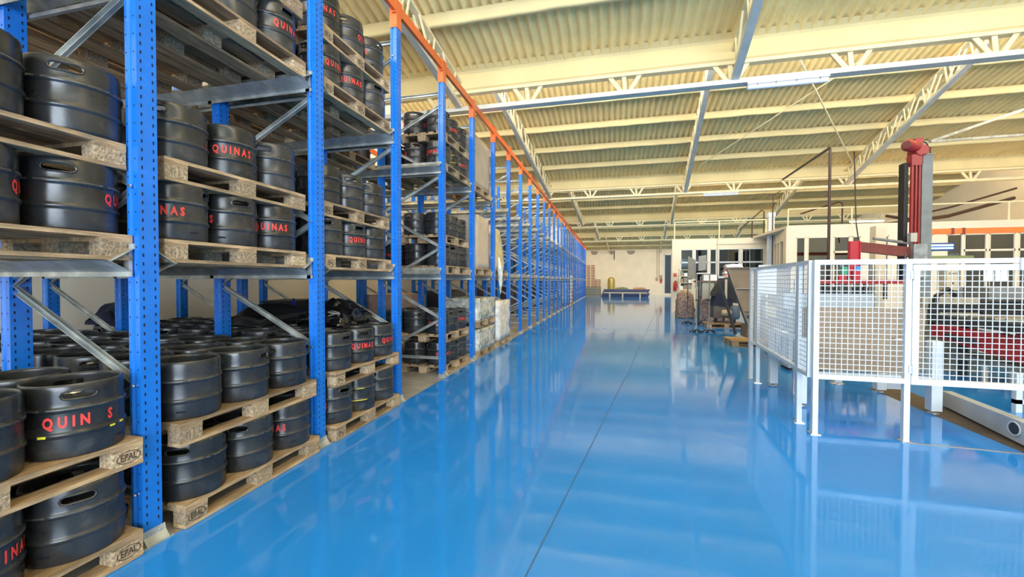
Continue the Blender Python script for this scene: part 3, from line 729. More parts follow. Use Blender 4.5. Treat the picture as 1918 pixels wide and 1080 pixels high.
# junk lying on the kegs
ZK = 0.002 + 2*(0.144+KH) + 0.002
lumpy('rubbish_bag', plastic, 0.60, 0.66, 0.30, 0.07, 'shiny black rubbish bag lying on the kegs of the third bay', 'bag', (-3.2, 4.30, ZK), sub=12, sc=5, seed=81, rough=0.7)
lumpy('cloth_heap', navy, 0.5, 0.42, 0.26, 0.05, 'navy cloth heap on the kegs by the white wall', 'cloth', (-5.75, 3.72, ZK), sub=8, seed=83, rough=0.8)
lumpy('rubbish_bag', blackm, 0.55, 1.0, 0.22, 0.04, 'flat black bag lying at the back of the third bay kegs', 'bag', (-4.05, 4.25, ZK), sub=8, seed=84, rough=0.6)
t = thing('plastic_tub', 'black plastic tub on the kegs under the middle level', 'tub', (-5.15, 5.75, ZK), 0.3)
obj('body', MB().prism([(-0.25,-0.35),(0.25,-0.35),(0.25,0.35),(-0.25,0.35)], 0, 0.19).mesh('body', blackm), t)
obj('rim', MB().box(-0.28,0.28,-0.38,0.38,0.17,0.20).mesh('rim', blackm), t)
t = thing('hand_brush', 'blue handled brush standing on the kegs of the third bay', 'brush', (-4.75, 5.38, ZK))
obj('handle', MB().tube([(0,0,0.10),(0.02,-0.03,0.24)],0.018,8).mesh('handle', bluebr), t)
obj('shaft', MB().tube([(0,0,0),(0,0,0.11)],0.008,6).mesh('shaft', steel), t)
for i,(x,y,h,lb) in enumerate(((-5.25,5.1,0.15,'white bottle with red cap standing on the kegs'),(-5.10,5.15,0.10,'small white bottle beside the taller one on the kegs'))):
    t = thing('bottle', lb, 'bottle', (x,y,ZK))
    obj('body', MB().lathe([(0.0,0),(0.035,0),(0.035,h*0.75),(0.015,h*0.9),(0.015,h)],12).mesh('body', paperm, True), t)
    obj('cap', MB().lathe([(0.018,h-0.01),(0.018,h+0.015),(0,h+0.015)],10).mesh('cap', redm if i==0 else whitem), t)
for i,(x,y,s_) in enumerate(((-4.85,5.15,0.16),(-4.55,5.25,0.18),(-4.3,5.3,0.14))):
    lumpy('crumpled_paper', paperm if i!=1 else mat('blue_paper',(0.3,0.5,0.75),0.6), s_*1.4, s_*1.8, 0.05, 0.03, ['crumpled white paper beside the blue brush','pale blue crumpled paper by the brush','clear crumpled wrap behind the brush'][i], 'paper', (x,y,ZK), sub=6, seed=90+i, rough=0.7)

# ------------------------------------------------------------------ wire mesh fence
def mesh_panel(parent, L, z0, z1, pitch=0.051, r=0.0028, ins=0.05):
    mb = MB(); n = int(round((L - 2*ins) / pitch)); m_ = int(round((z1 - z0 - 2*ins) / pitch))
    for i in range(1, n):
        u = ins + (L - 2*ins) * i / n; mb.bar((u, 0.0, z0+ins-0.005), (u, 0.0, z1-ins+0.005), 2*r, 2*r, (0,1,0))
    for j in range(1, m_):
        z = z0 + ins + (z1 - z0 - 2*ins) * j / m_; mb.bar((ins-0.005, 0.004, z), (L-ins+0.005, 0.004, z), 2*r, 2*r)
    return tag(obj('wire_mesh', mb.mesh('wire_mesh', whitem), parent), kind='stuff')
def frame_bars(parent, L, z0, z1, w, names=('top_rail','bottom_rail','stile','stile'), d=0.05):
    obj(names[0], MB().box(0, L, -d/2, d/2, z1-w, z1).mesh(names[0], whitem), parent)
    obj(names[1], MB().box(0, L, -d/2, d/2, z0, z0+w).mesh(names[1], whitem), parent)
    obj(names[2], MB().box(0, w, -d/2, d/2, z0+w, z1-w).mesh(names[2], whitem), parent)
    obj(names[3], MB().box(L-w, L, -d/2, d/2, z0+w, z1-w).mesh(names[3], whitem), parent)
FZ0, FZ1, FW = 0.56, 1.75, 0.048
def leg(parent, u, z1=FZ0):
    obj('leg', MB().box(u, u+FW, -0.024, 0.024, 0.0, z1).mesh('leg', whitem), parent)
    obj('foot_plate', MB().box(u-0.02, u+FW+0.02, -0.045, 0.05, 0, 0.008).mesh('foot_plate', steel), parent)
cx, cy = 1.965, 4.76
f = thing('mesh_fence_panel', 'white wire mesh fence panel facing the aisle, left of the gate', 'fence panel', (cx, cy, 0), R(-2.0))
LFp = 0.80; frame_bars(f, LFp, FZ0, FZ1, FW); mesh_panel(f, LFp, FZ0, FZ1); leg(f, 0); leg(f, LFp-FW)
f = thing('mesh_gate', 'white wire mesh gate hinged on the fence post, at the photo right edge', 'gate', (cx+LFp+0.006, cy-0.028, 0), R(-1.5))
frame_bars(f, 1.9, FZ0-0.005, FZ1-0.055, 0.055, d=0.045); mesh_panel(f, 1.9, FZ0-0.005, FZ1-0.055)
for z in (0.70, 1.60): obj('hinge', MB().box(-0.025,0.03,-0.036,-0.022,z-0.04,z+0.04).tube([(0.002,-0.04,z-0.05),(0.002,-0.04,z+0.05)],0.008,8).mesh('hinge', whitem), f)
obj('lock_plate', MB().box(0.78,0.86,-0.045,-0.02,1.64,1.75).mesh('lock_plate', whitem), f)
f = thing('fence_header', 'white square tube running above the mesh gate', 'fence rail', (cx+LFp, cy-0.028, 0), R(-1.5))
obj('tube', MB().box(0, 2.2, -0.022, 0.022, FZ1-0.045, FZ1).mesh('tube', whitem), f)
# side run, going away from the camera
def side_panel(x, y, x2, y2, label, legs=(1,)):
    L = math.hypot(x2-x, y2-y); f = thing('mesh_fence_panel', label, 'fence panel', (x, y, 0), math.atan2(y2-y, x2-x))
    frame_bars(f, L, FZ0, FZ1, 0.04, d=0.04); mesh_panel(f, L, FZ0, FZ1, ins=0.04)
    for s_ in legs: leg(f, L-FW if s_ else 0)
    return f
side_panel(1.96, 4.80, 1.985, 5.13, 'narrow white mesh fence panel just behind the corner post', (1,))
side_panel(1.99, 5.15, 2.15, 6.98, 'long white mesh fence panel running away from the aisle corner', (1,))
side_panel(2.155, 7.0, 2.12, 7.22, 'short white mesh fence panel at the far end of the run', (1,))

# ------------------------------------------------------------------ sheet magazine behind the fence
t = thing('sheet_magazine', 'white steel frame on four legs behind the mesh fence', 'machine frame', (0,0,0))
for (x, y, w, h) in ((2.23,5.77,0.10,0.84),(2.27,6.80,0.10,0.84),(3.60,5.78,0.105,0.85),(3.58,6.75,0.11,0.60)):
    l = obj('leg', MB().box(x, x+w, y, y+w, 0.035, h).mesh('leg', whitem), t)
    obj('levelling_foot', MB().lathe([(0,0.0),(0.06,0.0),(0.055,0.008),(0.014,0.014),(0.014,0.04)],14,(x+w/2,y+w/2,0)).mesh('levelling_foot', steel, True), l)
obj('side_rail', MB().box(2.25, 2.31, 5.87, 6.80, 0.80, 0.85).box(2.25,2.31,5.87,6.80,0.46,0.50).mesh('side_rail', whitem), t)
obj('front_rail', MB().box(2.33, 3.60, 5.78, 5.84, 0.37, 0.43).mesh('front_rail', whitem), t)
obj('rear_rail', MB().box(2.37, 3.58, 6.78, 6.84, 0.37, 0.43).mesh('rear_rail', whitem), t)
obj('vertical_bars', MB().box(2.26,2.28,6.0,6.02,0.5,0.8).box(2.26,2.28,6.2,6.22,0.5,0.8).box(2.26,2.28,6.4,6.42,0.5,0.8).box(2.26,2.28,6.6,6.62,0.5,0.8).mesh('vertical_bars', darkgrey), t)
obj('side_plate', MB().box(2.262,2.268,6.5,6.79,0.52,0.79).mesh('side_plate', greyw), t)
for i,(y,z) in enumerate(((6.55,0.86),(6.25,0.86))): obj('clamp', MB().box(2.22,2.38,y,y+0.05,0.85,0.87).mesh('clamp', steel), t)
for x in (2.40,2.64): obj('rear_post', MB().box(x,x+0.05,6.35,6.40,0,1.55).mesh('rear_post', greyw), t)
for x in (2.47,2.53,2.58): obj('fin', MB().box(x,x+0.02,6.36,6.39,0.25,0.95).mesh('fin', blackm), t)
t = thing('board_stack', 'large upright brown boards leaning in the white frame', 'board stack', (0,0,0))
for i in range(5):
    y = 5.88 + 0.045*i
    obj('board', MB().prism([(2.36,0.435),(3.54+0.0*i,0.435),(3.60,1.205-0.004*i),(2.36,1.215-0.004*i)], y, y+0.04, 'y').mesh('board', brownb), t)
single('guard_panel', MB().box(2.25,3.28,6.28,6.33,1.165,1.375), bluegrey, 'pale blue grey guard sheet above the brown boards', 'panel')
t = thing('control_cabinet', 'blue grey cabinet standing inside the mesh fence', 'cabinet', (2.95,8.02,0))
obj('body', MB().box(0,0.55,0,0.4,0.05,1.32).mesh('body', bluegrey), t)
obj('plinth', MB().box(0.02,0.53,0.02,0.38,0,0.05).mesh('plinth', blackm), t)
obj('door_panel', MB().box(0.02,0.53,-0.012,0,0.1,1.28).mesh('door_panel', bluegrey), t)
t = thing('hanging_rod', 'thin steel rod with cross bar hanging before the brown boards', 'rod', (3.33,5.80,0))
obj('rod', MB().tube([(0,0,0.86),(0,0,1.35)],0.007,8).tube([(0,0,1.35),(0,0,1.87)],0.010,8).mesh('rod', darkgrey), t)
obj('cross_bar', MB().tube([(-0.085,0,0.855),(0.10,0,0.855)],0.011,8).mesh('cross_bar', steel), t)
obj('collar', MB().lathe([(0.010,1.33),(0.018,1.33),(0.018,1.38),(0.010,1.38)],10).mesh('collar', steel), t)

# ------------------------------------------------------------------ palletiser mast and arm
t = thing('palletiser_mast', 'tall palletiser mast with red motor head behind the mesh fence', 'machine', (0,0,0))
mx, my = 5.98, 10.35
obj('column', MB().box(mx+0.16, mx+0.34, my-0.12, my+0.16, 0, 4.12).mesh('column', mat('grey_column',(0.20,0.215,0.215),0.5,var=0.12,vscale=5)), t)
obj('column_cap', MB().box(mx+0.14, mx+0.36, my-0.14, my+0.18, 4.12, 4.135).mesh('column_cap', midgrey), t)
obj('belt_cover', MB().box(mx-0.10, mx-0.03, my-0.04, my+0.14, 1.5, 4.0).mesh('belt_cover', blackm), t)
for x in (mx-0.015, mx+0.055, mx+0.115): obj('guide_rail', MB().box(x, x+0.028, my-0.11, my-0.06, 1.2, 4.05).mesh('guide_rail', redm), t)
obj('drive_chain', MB().box(mx+0.022, mx+0.046, my-0.08, my-0.06, 1.2, 4.0).mesh('drive_chain', darkred), t)
mo = obj('motor', MB().lathe([(0,-0.42),(0.085,-0.42),(0.10,-0.40),(0.115,-0.36),(0.115,-0.12),(0.10,-0.06),(0.09,0.05),(0,0.05)],24,(0,0,0),'x').mesh('motor', redm, False), t)
edge_smooth(mo.data, 40); mo.location = (mx+0.12,my-0.02,4.30); mo.rotation_euler = (0,0,R(38))
obj('fan_cover', MB().lathe([(0,-0.432),(0.06,-0.432),(0.085,-0.425),(0.085,-0.418),(0,-0.418)],20,(0,0,0),'x').mesh('fan_cover', mat('dark_fan',(0.14,0.03,0.03),0.6)), mo)
obj('terminal_box', MB().box(mx+0.03,mx+0.17,my-0.12,my+0.02,4.32,4.47).mesh('terminal_box', redm), t)
obj('gearbox', MB().lathe([(0,-0.14),(0.11,-0.14),(0.13,-0.10),(0.13,0.10),(0.11,0.14),(0,0.14)],20,(mx+0.15,my,4.22),'y').box(mx-0.02,mx+0.17,my-0.12,my+0.05,3.92,4.14).mesh('gearbox', redm), t)
obj('motor_cable', MB().tube([(mx+0.17,my-0.05,4.42),(mx+0.26,my-0.05,4.38),(mx+0.33,my-0.05,4.22),(mx+0.30,my-0.1,4.10)],0.013,6).mesh('motor_cable', blackm), t)
obj('arm', MB().bar((4.85,10.05,2.27),(6.05,10.28,2.13),0.10,0.20).mesh('arm', darkred), t)
obj('arm_bracket', MB().box(4.78,4.94,9.98,10.08,1.60,2.37).mesh('arm_bracket', redbright), t)
obj('arm_flange', MB().bar((4.94,9.97,1.60),(4.94,9.97,2.37),0.012,0.06,(0,1,0)).mesh('arm_flange', redbright), t)
obj('carriage', MB().box(mx-0.03,mx+0.20,my-0.24,my-0.12,1.62,2.30).mesh('carriage', mat('scuffed_grey',(0.30,0.31,0.31),0.5,var=0.3)), t)
obj('air_cylinder', MB().tube([(5.2,10.02,2.42),(5.75,10.12,2.34)],0.03,10).tube([(5.75,10.12,2.33),(5.95,10.16,2.31)],0.018,8).mesh('air_cylinder', midgrey), t)
obj('valve_block', MB().box(5.86,5.97,10.05,10.15,2.34,2.52).mesh('valve_block', steel), t)
t = thing('gripper_head', 'red gripper bar with green and blue fittings hanging from the arm', 'gripper', (0,0,0))
obj('bar', MB().box(4.05,5.84,9.90,9.96,1.49,1.57).mesh('bar', redm), t)
obj('head_block', MB().box(4.80,4.94,9.90,9.97,1.57,1.75).box(4.55,4.68,9.90,9.97,1.57,1.68).mesh('head_block', redbright), t)
obj('green_fitting', MB().box(4.60,4.70,9.90,9.97,1.68,1.84).mesh('green_fitting', greenp), t)
obj('blue_fitting', MB().box(4.85,4.95,9.90,9.96,1.75,1.85).mesh('blue_fitting', lblue), t)
for x in (4.2,4.5,5.0,5.35,5.7): obj('gripper_pin', MB().box(x,x+0.05,9.91,9.96,1.18,1.49).mesh('gripper_pin', darkgrey), t)
t = thing('mast_stay', 'two grey stays running from the mast head to the right', 'stay', (0,0,0))
for a, b_ in (((6.3,10.3,4.40),(8.9,11.3,5.35)),((6.3,10.3,4.40),(9.6,12.3,4.98))): obj('stay_bar', MB().bar(a, b_, 0.05, 0.05).mesh('stay_bar', galv), t)

# ------------------------------------------------------------------ conveyors at the right
t = thing('red_conveyor', 'red sided conveyor with dark frame behind the mesh gate', 'conveyor', (0,0,0))
def slab(poly, th):          # poly: 4 points (3D), th vector
    th = Vector(th); p = [Vector(v) for v in poly]; return MB().add(p + [v + th for v in p], [(0,1,2,3),(7,6,5,4),(0,4,5,1),(1,5,6,2),(2,6,7,3),(3,7,4,0)])
obj('side_beam', slab([(5.03,8.10,0.66),(5.30,6.9,0.44),(5.30,6.9,0.80),(5.03,8.10,0.845)], (0.12,0.02,0)).mesh('side_beam', redm), t)
obj('side_beam', slab([(5.30,6.9,0.44),(5.8,5.6,0.44),(5.8,5.6,0.82),(5.30,6.9,0.82)], (0.12,0.04,0)).mesh('side_beam', redbright), t)
obj('end_bracket', MB().box(5.24,5.34,6.84,6.95,0.80,0.92).mesh('end_bracket', redm), t)
obj('slot_plate', slab([(5.055,7.85,0.66),(5.15,7.42,0.62),(5.15,7.42,0.70),(5.055,7.85,0.74)], (-0.015,0,0)).mesh('slot_plate', darkgrey), t)
obj('bed_frame', MB().box(5.2,7.6,6.6,8.4,0.86,0.98).mesh('bed_frame', darkgrey), t)
for i in range(9): obj('roller', MB().tube([(5.25,6.7+0.2*i,1.00),(7.5,6.7+0.2*i,1.00)],0.03,8).mesh('roller', midgrey), t)
obj('upper_rail', MB().box(5.2,7.6,8.4,8.46,0.98,1.16).box(5.2,7.6,7.4,7.45,1.05,1.10).mesh('upper_rail', blackm), t)
for x,y in ((5.5,6.9),(7.3,6.9),(5.5,8.2),(7.3,8.2)): obj('leg', MB().box(x,x+0.08,y,y+0.08,0,0.86).mesh('leg', darkgrey), t)
obj('lower_tray', MB().box(5.3,7.4,6.8,8.2,0.32,0.40).mesh('lower_tray', midgrey), t)
t = thing('white_stand', 'two short white posts under the red conveyor', 'stand', (4.62,6.10,0))
for x in (0,0.09): obj('post', MB().box(x,x+0.06,0,0.06,0,0.46).mesh('post', whitem), t)
obj('base_bar', MB().box(0,0.6,0,0.06,0.10,0.15).mesh('base_bar', whitem), t)
t = thing('floor_channel', 'long white steel channel lying along the floor behind the gate', 'channel', (0,0,0))
obj('beam', slab([(3.93,6.15,0.03),(3.60,4.3,0.03),(3.60,4.3,0.25),(3.93,6.15,0.20)], (0.10,0,0)).mesh('beam', greyw), t)
obj('bore', MB().lathe([(0,-0.004),(0.05,-0.004),(0.056,-0.001),(0.056,0.004)],20,(3.69-0.004,4.88,0.155),'x').mesh('bore', darkgrey), t)
obj('bore_rim', MB().lathe([(0.056,-0.006),(0.066,-0.006),(0.066,0.004)],20,(3.69-0.004,4.88,0.155),'x').mesh('bore_rim', whitem), t)
t = thing('support_leg', 'pale square leg on a round foot under the brown boards', 'leg', (3.3,7.2,0))
obj('post', MB().box(-0.05,0.05,-0.05,0.05,0.02,0.5).mesh('post', whitem), t)
obj('disc_foot', MB().lathe([(0,0.0),(0.10,0.0),(0.09,0.012),(0.02,0.02)],16).mesh('disc_foot', steel, True), t)
# dark machinery layers further back
t = thing('filling_line', 'dark bottling line with guards and cables far behind the gate', 'machine', (0,0,0))
obj('bed', MB().box(6.5,10.6,9.6,10.6,0.75,1.0).mesh('bed', darkgrey), t)
for i in range(7): obj('leg', MB().box(6.55+0.62*i,6.61+0.62*i,9.7,9.76,0,0.75).mesh('leg', midgrey), t)
obj('guard', MB().box(6.9,8.2,9.7,10.3,1.0,1.42).mesh('guard', midgrey), t)
obj('motor', MB().lathe([(0,0),(0.12,0),(0.12,0.3),(0.08,0.36),(0,0.36)],16,(7.9,9.9,1.30)).mesh('motor', blackm), t)
obj('pipe', MB().tube([(6.6,9.6,1.15),(7.6,9.55,1.18),(8.6,9.6,1.10)],0.035,8).mesh('pipe', blackm), t)
for i,(x,m_) in enumerate(((8.6,bluebr),(8.9,darkred),(9.2,lblue),(9.5,blackm))): obj('cable', MB().tube([(x,9.5,1.08),(x+0.3,9.48,1.22),(x+0.7,9.5,1.12)],0.025,6).mesh('cable', m_), t)
t = thing('electrical_cabinet', 'tall cream electrical cabinet behind the gate mesh', 'cabinet', (7.72,12.0,0))
obj('body', MB().box(0,0.24,0,0.3,1.33,2.02).mesh('body', mat('cream_box',(0.62,0.55,0.40),0.5)), t)
obj('stand', MB().box(0.02,0.2,0.05,0.25,0,1.33).mesh('stand', mat('beige_stand',(0.46,0.39,0.28),0.6)), t)
obj('knob', MB().box(0.10,0.13,-0.02,0,1.48,1.52).mesh('knob', blackm), t)
obj('name_strip', MB().box(0.04,0.20,-0.008,0,1.72,1.745).mesh('name_strip', midgrey), t)
single('machine_guard', MB().box(8.0,9.9,11.9,12.3,0.95,1.42), greyw, 'long pale grey machine housing behind the gate', 'machine housing')
single('wooden_crate', MB().box(8.3,9.4,10.9,11.6,0.95,1.25).box(8.25,9.45,10.85,10.9,0.93,1.28), mat('dark_wood',(0.22,0.16,0.10),0.7,var=0.3), 'brown wooden crate on the dark bottling line', 'crate')
single('steel_column', MB().box(6.28,6.50,12.0,12.25,0,2.9), offw, 'pale square column behind the red gripper bar', 'column')
t = thing('bottle_rinser', 'dark machine with steel tubes between the red bracket and the pale column', 'machine', (5.05,11.6,0))
obj('cabinet', MB().box(0,1.0,0,0.6,0,1.4).mesh('cabinet', darkgrey), t)
for i in range(5): obj('tube', MB().tube([(0.1+0.2*i,-0.03,1.2),(0.1+0.2*i,-0.03,1.95)],0.03,8).mesh('tube', midgrey), t)
obj('top_tray', MB().box(-0.05,1.05,-0.08,0.6,1.95,2.0).mesh('top_tray', blackm), t)
t = thing('bottle_rinser', 'grey machine with black hoses behind the hanging rod', 'machine', (5.2,8.6,0))
obj('cabinet', MB().box(0,0.8,0,0.5,0,1.25).mesh('cabinet', mat('beige_machine',(0.40,0.35,0.26),0.6,var=0.2)), t)
obj('hose', MB().tube([(0.1,-0.05,0.8),(0.15,-0.08,1.3),(0.3,-0.08,1.42),(0.42,-0.06,1.3)],0.04,8).mesh('hose', blackm), t)
t = thing('service_frame', 'grey table with pipes behind the fence, left of the blue cabinet', 'machine', (2.8,9.2,0))
obj('table', MB().box(0,1.0,0,0.6,0.75,0.82).mesh('table', midgrey), t)
for x,y in ((0.03,0.03),(0.9,0.03),(0.03,0.5),(0.9,0.5)): obj('leg', MB().box(x,x+0.06,y,y+0.06,0,0.75).mesh('leg', greyw), t)
obj('carton_box', MB().box(0.15,0.4,0.1,0.35,0.82,1.02).mesh('carton_box', palew), t)
obj('pipe_run', MB().tube([(-0.1,0.0,1.2),(1.0,0.0,1.1)],0.03,8).tube([(0.1,0.0,0.82),(0.1,0,1.2)],0.02,6).mesh('pipe_run', midgrey), t)
obj('hanging_sheet', MB().box(0.03,0.35,-0.03,-0.01,1.28,1.86).box(0.17,0.2,-0.01,0.02,0.8,1.86).mesh('hanging_sheet', paperm), t)

# ------------------------------------------------------------------ inclined hopper conveyor
t = thing('hopper_conveyor', 'large inclined brown stainless hopper conveyor with cross flights', 'conveyor', (0,0,0))
A0, A1 = Vector((2.85,11.6,1.86)), Vector((4.30,11.6,1.86)); B0, B1 = Vector((3.24,11.25,0.46)), Vector((4.15,11.25,0.46))
obj('trough_plate', slab([B0, B1, A1, A0], (0,0.03,0)).mesh('trough_plate', stainless), t)
obj('side_wall', slab([A0, A0+Vector((0.24,0.75,-0.25)), B0+Vector((0.24,0.65,-0.3)), B0], (-0.012,0,0)).mesh('side_wall', darkgrey), t)
obj('side_flange', MB().bar(A0+Vector((0,-0.03,0)), B0+Vector((0,-0.03,0)), 0.035, 0.10, (0,1,0)).mesh('side_flange', stainless), t)
for u in (0.36, 0.75):
    a = A0.lerp(B0, u); b = A1.lerp(B1, u); obj('flight', MB().bar(a+Vector((0,-0.035,0)), b+Vector((0,-0.035,0)), 0.06, 0.035).mesh('flight', mat('flight_steel_%d'%int(u*100),(0.26,0.23,0.18),0.4,metal=0.2)), t)
obj('top_rim', MB().bar(A0+Vector((-0.05,-0.02,0.015)), A1+Vector((0,-0.02,0.015)), 0.06, 0.03).mesh('top_rim', stainless), t)
obj('lower_box', slab([(3.22,11.28,0.145),(4.15,11.28,0.145),B1,B0], (0,0.5,0)).mesh('lower_box', mat('dull_steel',(0.24,0.19,0.14),0.45,metal=0.4)), t)
obj('support_leg', MB().bar((2.80,12.1,1.5),(3.15,11.9,0.15),0.06,0.06).mesh('support_leg', darkgrey), t)
pallet((2.74, 10.62, 0), 'worn wooden pallet under the hopper conveyor', None, -math.pi/2)
# motor unit on its pallet
t = thing('drive_unit', 'dark feed chute with blue grey motor on a pallet', 'machine', (0.28,1.2,0))
obj('chute', slab([(3.0,14.0,1.05),(3.75,13.9,0.80),(3.85,13.85,1.70),(3.30,13.95,1.64)], (0,0.5,0)).mesh('chute', blackm), t)
obj('hood', slab([(3.0,13.95,0.72),(3.6,13.85,0.72),(3.6,13.85,0.95),(3.15,13.95,1.15)], (0,0.6,0)).mesh('hood', navy), t)
obj('skirt', MB().box(3.05,3.75,13.95,14.5,0.30,0.72).mesh('skirt', mat('skirt_grey',(0.13,0.12,0.11),0.5,metal=0.3)), t)
obj('cream_panel', MB().box(3.35,3.42,13.80,13.86,0.95,1.60).mesh('cream_panel', mat('cream_strip',(0.45,0.42,0.36),0.5)), t)
obj('motor', edge_smooth(MB().lathe([(0,0.30),(0.10,0.30),(0.14,0.36),(0.15,0.42),(0.15,0.66),(0.12,0.74),(0,0.76)],18,(3.62,13.65,0)).mesh('motor', motorblue),40), t)
obj('gear_unit', edge_smooth(MB().lathe([(0,-0.36),(0.09,-0.36),(0.11,-0.2),(0.10,0.0),(0,0.0)],16,(3.58,13.66,0.50),'x').mesh('gear_unit', mat('cream_gear',(0.45,0.36,0.24),0.5)),40), t)
for x,y in ((3.07,13.97),(3.68,13.97)): obj('leg', MB().box(x,x+0.05,y,y+0.05,0.144,0.32).mesh('leg', blackm), t)
pallet((3.05, 14.8, 0), 'wooden pallet under the dark feed chute and motor', None, -math.pi/2)
# stands
def stand(name, pts, h, label, bar=True):
    t = thing(name, label, 'stand', (pts[0][0], pts[0][1], 0)); o0 = Vector((pts[0][0], pts[0][1], 0))
    for x, y in pts:
        p = Vector((x,y,0)) - o0
        obj('pole', MB().tube([p+Vector((0,0,0.05)), p+Vector((0,0,h))],0.018,10).mesh('pole', chrome), t)
        b = MB()
        for k in range(5):
            a = 2*math.pi*k/5+0.3; e = p + Vector((0.17*math.cos(a),0.17*math.sin(a),0.015)); b.bar(p+Vector((0,0,0.085)), e+Vector((0,0,0.01)), 0.035, 0.022)
            b.lathe([(0,0),(0.022,0),(0.022,0.03),(0,0.03)],8,(e.x,e.y,0))
        obj('foot', b.mesh('foot', blackm), t)
        obj('clamp', MB().lathe([(0.018,0.95),(0.032,0.95),(0.032,0.99),(0.018,0.99)],10,(p.x,p.y,0)).mesh('clamp', blackm), t)
    if bar and len(pts) > 1:
        a = Vector((pts[0][0],pts[0][1],0)) - o0; b_ = Vector((pts[1][0],pts[1][1],0)) - o0
        obj('top_bar', MB().tube([a+Vector((0,0,h)), b_+Vector((0,0,h))],0.018,8).mesh('top_bar', chrome), t)
    return t
stand('pole_stand', [(2.46,13.4),(2.84,13.5)], 1.77, 'chrome stand of two poles and a top bar, black star feet')
t = stand('screen_stand', [(2.66,16.1)], 1.7, 'rear chrome stand carrying the left grey screen, by the can bales')
obj('screen', slab([(0.02,0.1,1.64),(0.27,0.05,1.62),(0.27,0.05,2.30),(0.02,0.1,2.46)], (0,0.05,0)).mesh('screen', mat('grey_screen',(0.17,0.16,0.13),0.4,var=0.1)), t)
t = stand('screen_stand', [(3.05,15.9)], 1.7, 'rear chrome stand carrying the broad right grey screen')
obj('screen', slab([(-0.05,0.1,1.90),(0.20,0.08,1.95),(0.20,0.08,2.47),(-0.05,0.1,2.44)], (0,0.07,0)).mesh('screen', mat('grey_screen_b',(0.20,0.19,0.16),0.4,var=0.1)), t)
t = thing('work_bench', 'grey bench with white boxes between the stands and the hopper', 'bench', (3.0,16.3,0))
obj('worktop', MB().box(0,1.9,0,0.6,1.5,1.56).mesh('worktop', mat('brown_top',(0.14,0.08,0.05),0.6)), t)
obj('body', MB().box(0.2,0.6,0.05,0.5,0.9,1.5).mesh('body', mat('grey_green_body',(0.36,0.38,0.33),0.5)), t)
for x in (0.05,0.9,1.75): obj('leg', MB().box(x,x+0.06,0.05,0.11,0,1.5).mesh('leg', darkgrey), t)
for i,(x,w,h,m_) in enumerate(((0.25,0.45,0.22,paperm),(0.75,0.30,0.16,mat('pale_blue_box',(0.5,0.62,0.75),0.5)))):
    single('box', MB().box(3.0+x,3.0+x+w,16.4,16.7,1.56,1.56+h), m_, ['white box on the grey bench','pale blue box on the grey bench beside the white one'][i], 'box')
lumpy('grey_bundle', darkgrey, 0.6, 0.35, 0.28, 0.03, 'dark grey bundle behind the white box on the bench', 'bundle', (3.55,16.9,1.56), seed=101, rough=0.4)
for i,x in enumerate((3.95,)):
    t = thing('sack_pile', 'pile of white and red striped sacks on the bench end', 'sack pile', (4.2,16.6,1.56))
    for j in range(5): lumpy('sack', paperm if j%2==0 else mat('red_white_sack_%d'%j,(0.55,0.25,0.25),0.5), 0.55, 0.4, 0.13, 0.02, '', '', (0.02*j,0,0.12*j), parent=t, sub=4, seed=110+j, rough=0.3)
# bales of crushed cans
for i,(x,y,w,h) in enumerate(((2.98,18.7,0.66,1.15),(3.56,17.6,0.56,1.0),(4.20,17.6,0.6,1.0))):
    lumpy('can_bale', scrap, w, 0.8, h, 0.05, ['tall bag of crushed cans beside the office post','middle bag of crushed cans, purple grey','bag of crushed cans with copper coloured top, beside the motor'][i], 'bale', (x,y,0), sub=12, sc=6, seed=120+i, rough=0.35)
t = thing('wire_shelf', 'cream wire shelf stacked with cartons behind the can bales', 'shelf', (2.98,20.3,0))
for x in (0,0.55): obj('upright', MB().box(x,x+0.04,0,0.04,0,2.10).mesh('upright', cream), t)
for z in (1.15,1.45,1.75,2.05): obj('shelf_board', MB().box(0,0.59,0,0.4,z,z+0.02).mesh('shelf_board', cream), t)
for i,z in enumerate((1.17,1.47,1.77)):
    for j in range(3):
        single('carton', MB().box(3.01+0.18*j,3.01+0.18*j+0.15,20.33,20.63,z,z+0.15+0.04*((i+j)%3)), [paperm,brownb,midgrey][(i+j)%3], '%s carton on the %s board of the wire shelf, %s' % (['white','brown','grey'][(i+j)%3], ['lower','middle','upper'][i], ['left end','centre','right end'][j]), 'carton', group='cartons on the wire shelf')
def extinguisher(x,y,z,label):
    t = thing('fire_extinguisher', label, 'extinguisher', (x,y,z))
    obj('cylinder', MB().lathe([(0,0),(0.075,0),(0.08,0.02),(0.08,0.34),(0.05,0.42),(0.02,0.44)],16).mesh('cylinder', redext, True), t)
    obj('valve_head', MB().box(-0.03,0.06,-0.02,0.02,0.44,0.48).mesh('valve_head', blackm), t)
    obj('hose', MB().tube([(0.05,0,0.45),(0.11,-0.02,0.35),(0.10,-0.03,0.12)],0.012,6).mesh('hose', blackm), t)
extinguisher(2.97,21.49,1.08,'red fire extinguisher hanging on the cream office post')
extinguisher(5.15,YF-0.1,1.35,'red fire extinguisher on the far wall beside the doorway')
single('sign', MB().box(2.90,3.05,21.56,21.58,1.75,1.93), mat('sign_red',(0.55,0.10,0.07),0.5), 'small red sign above the extinguisher on the office post', 'sign')

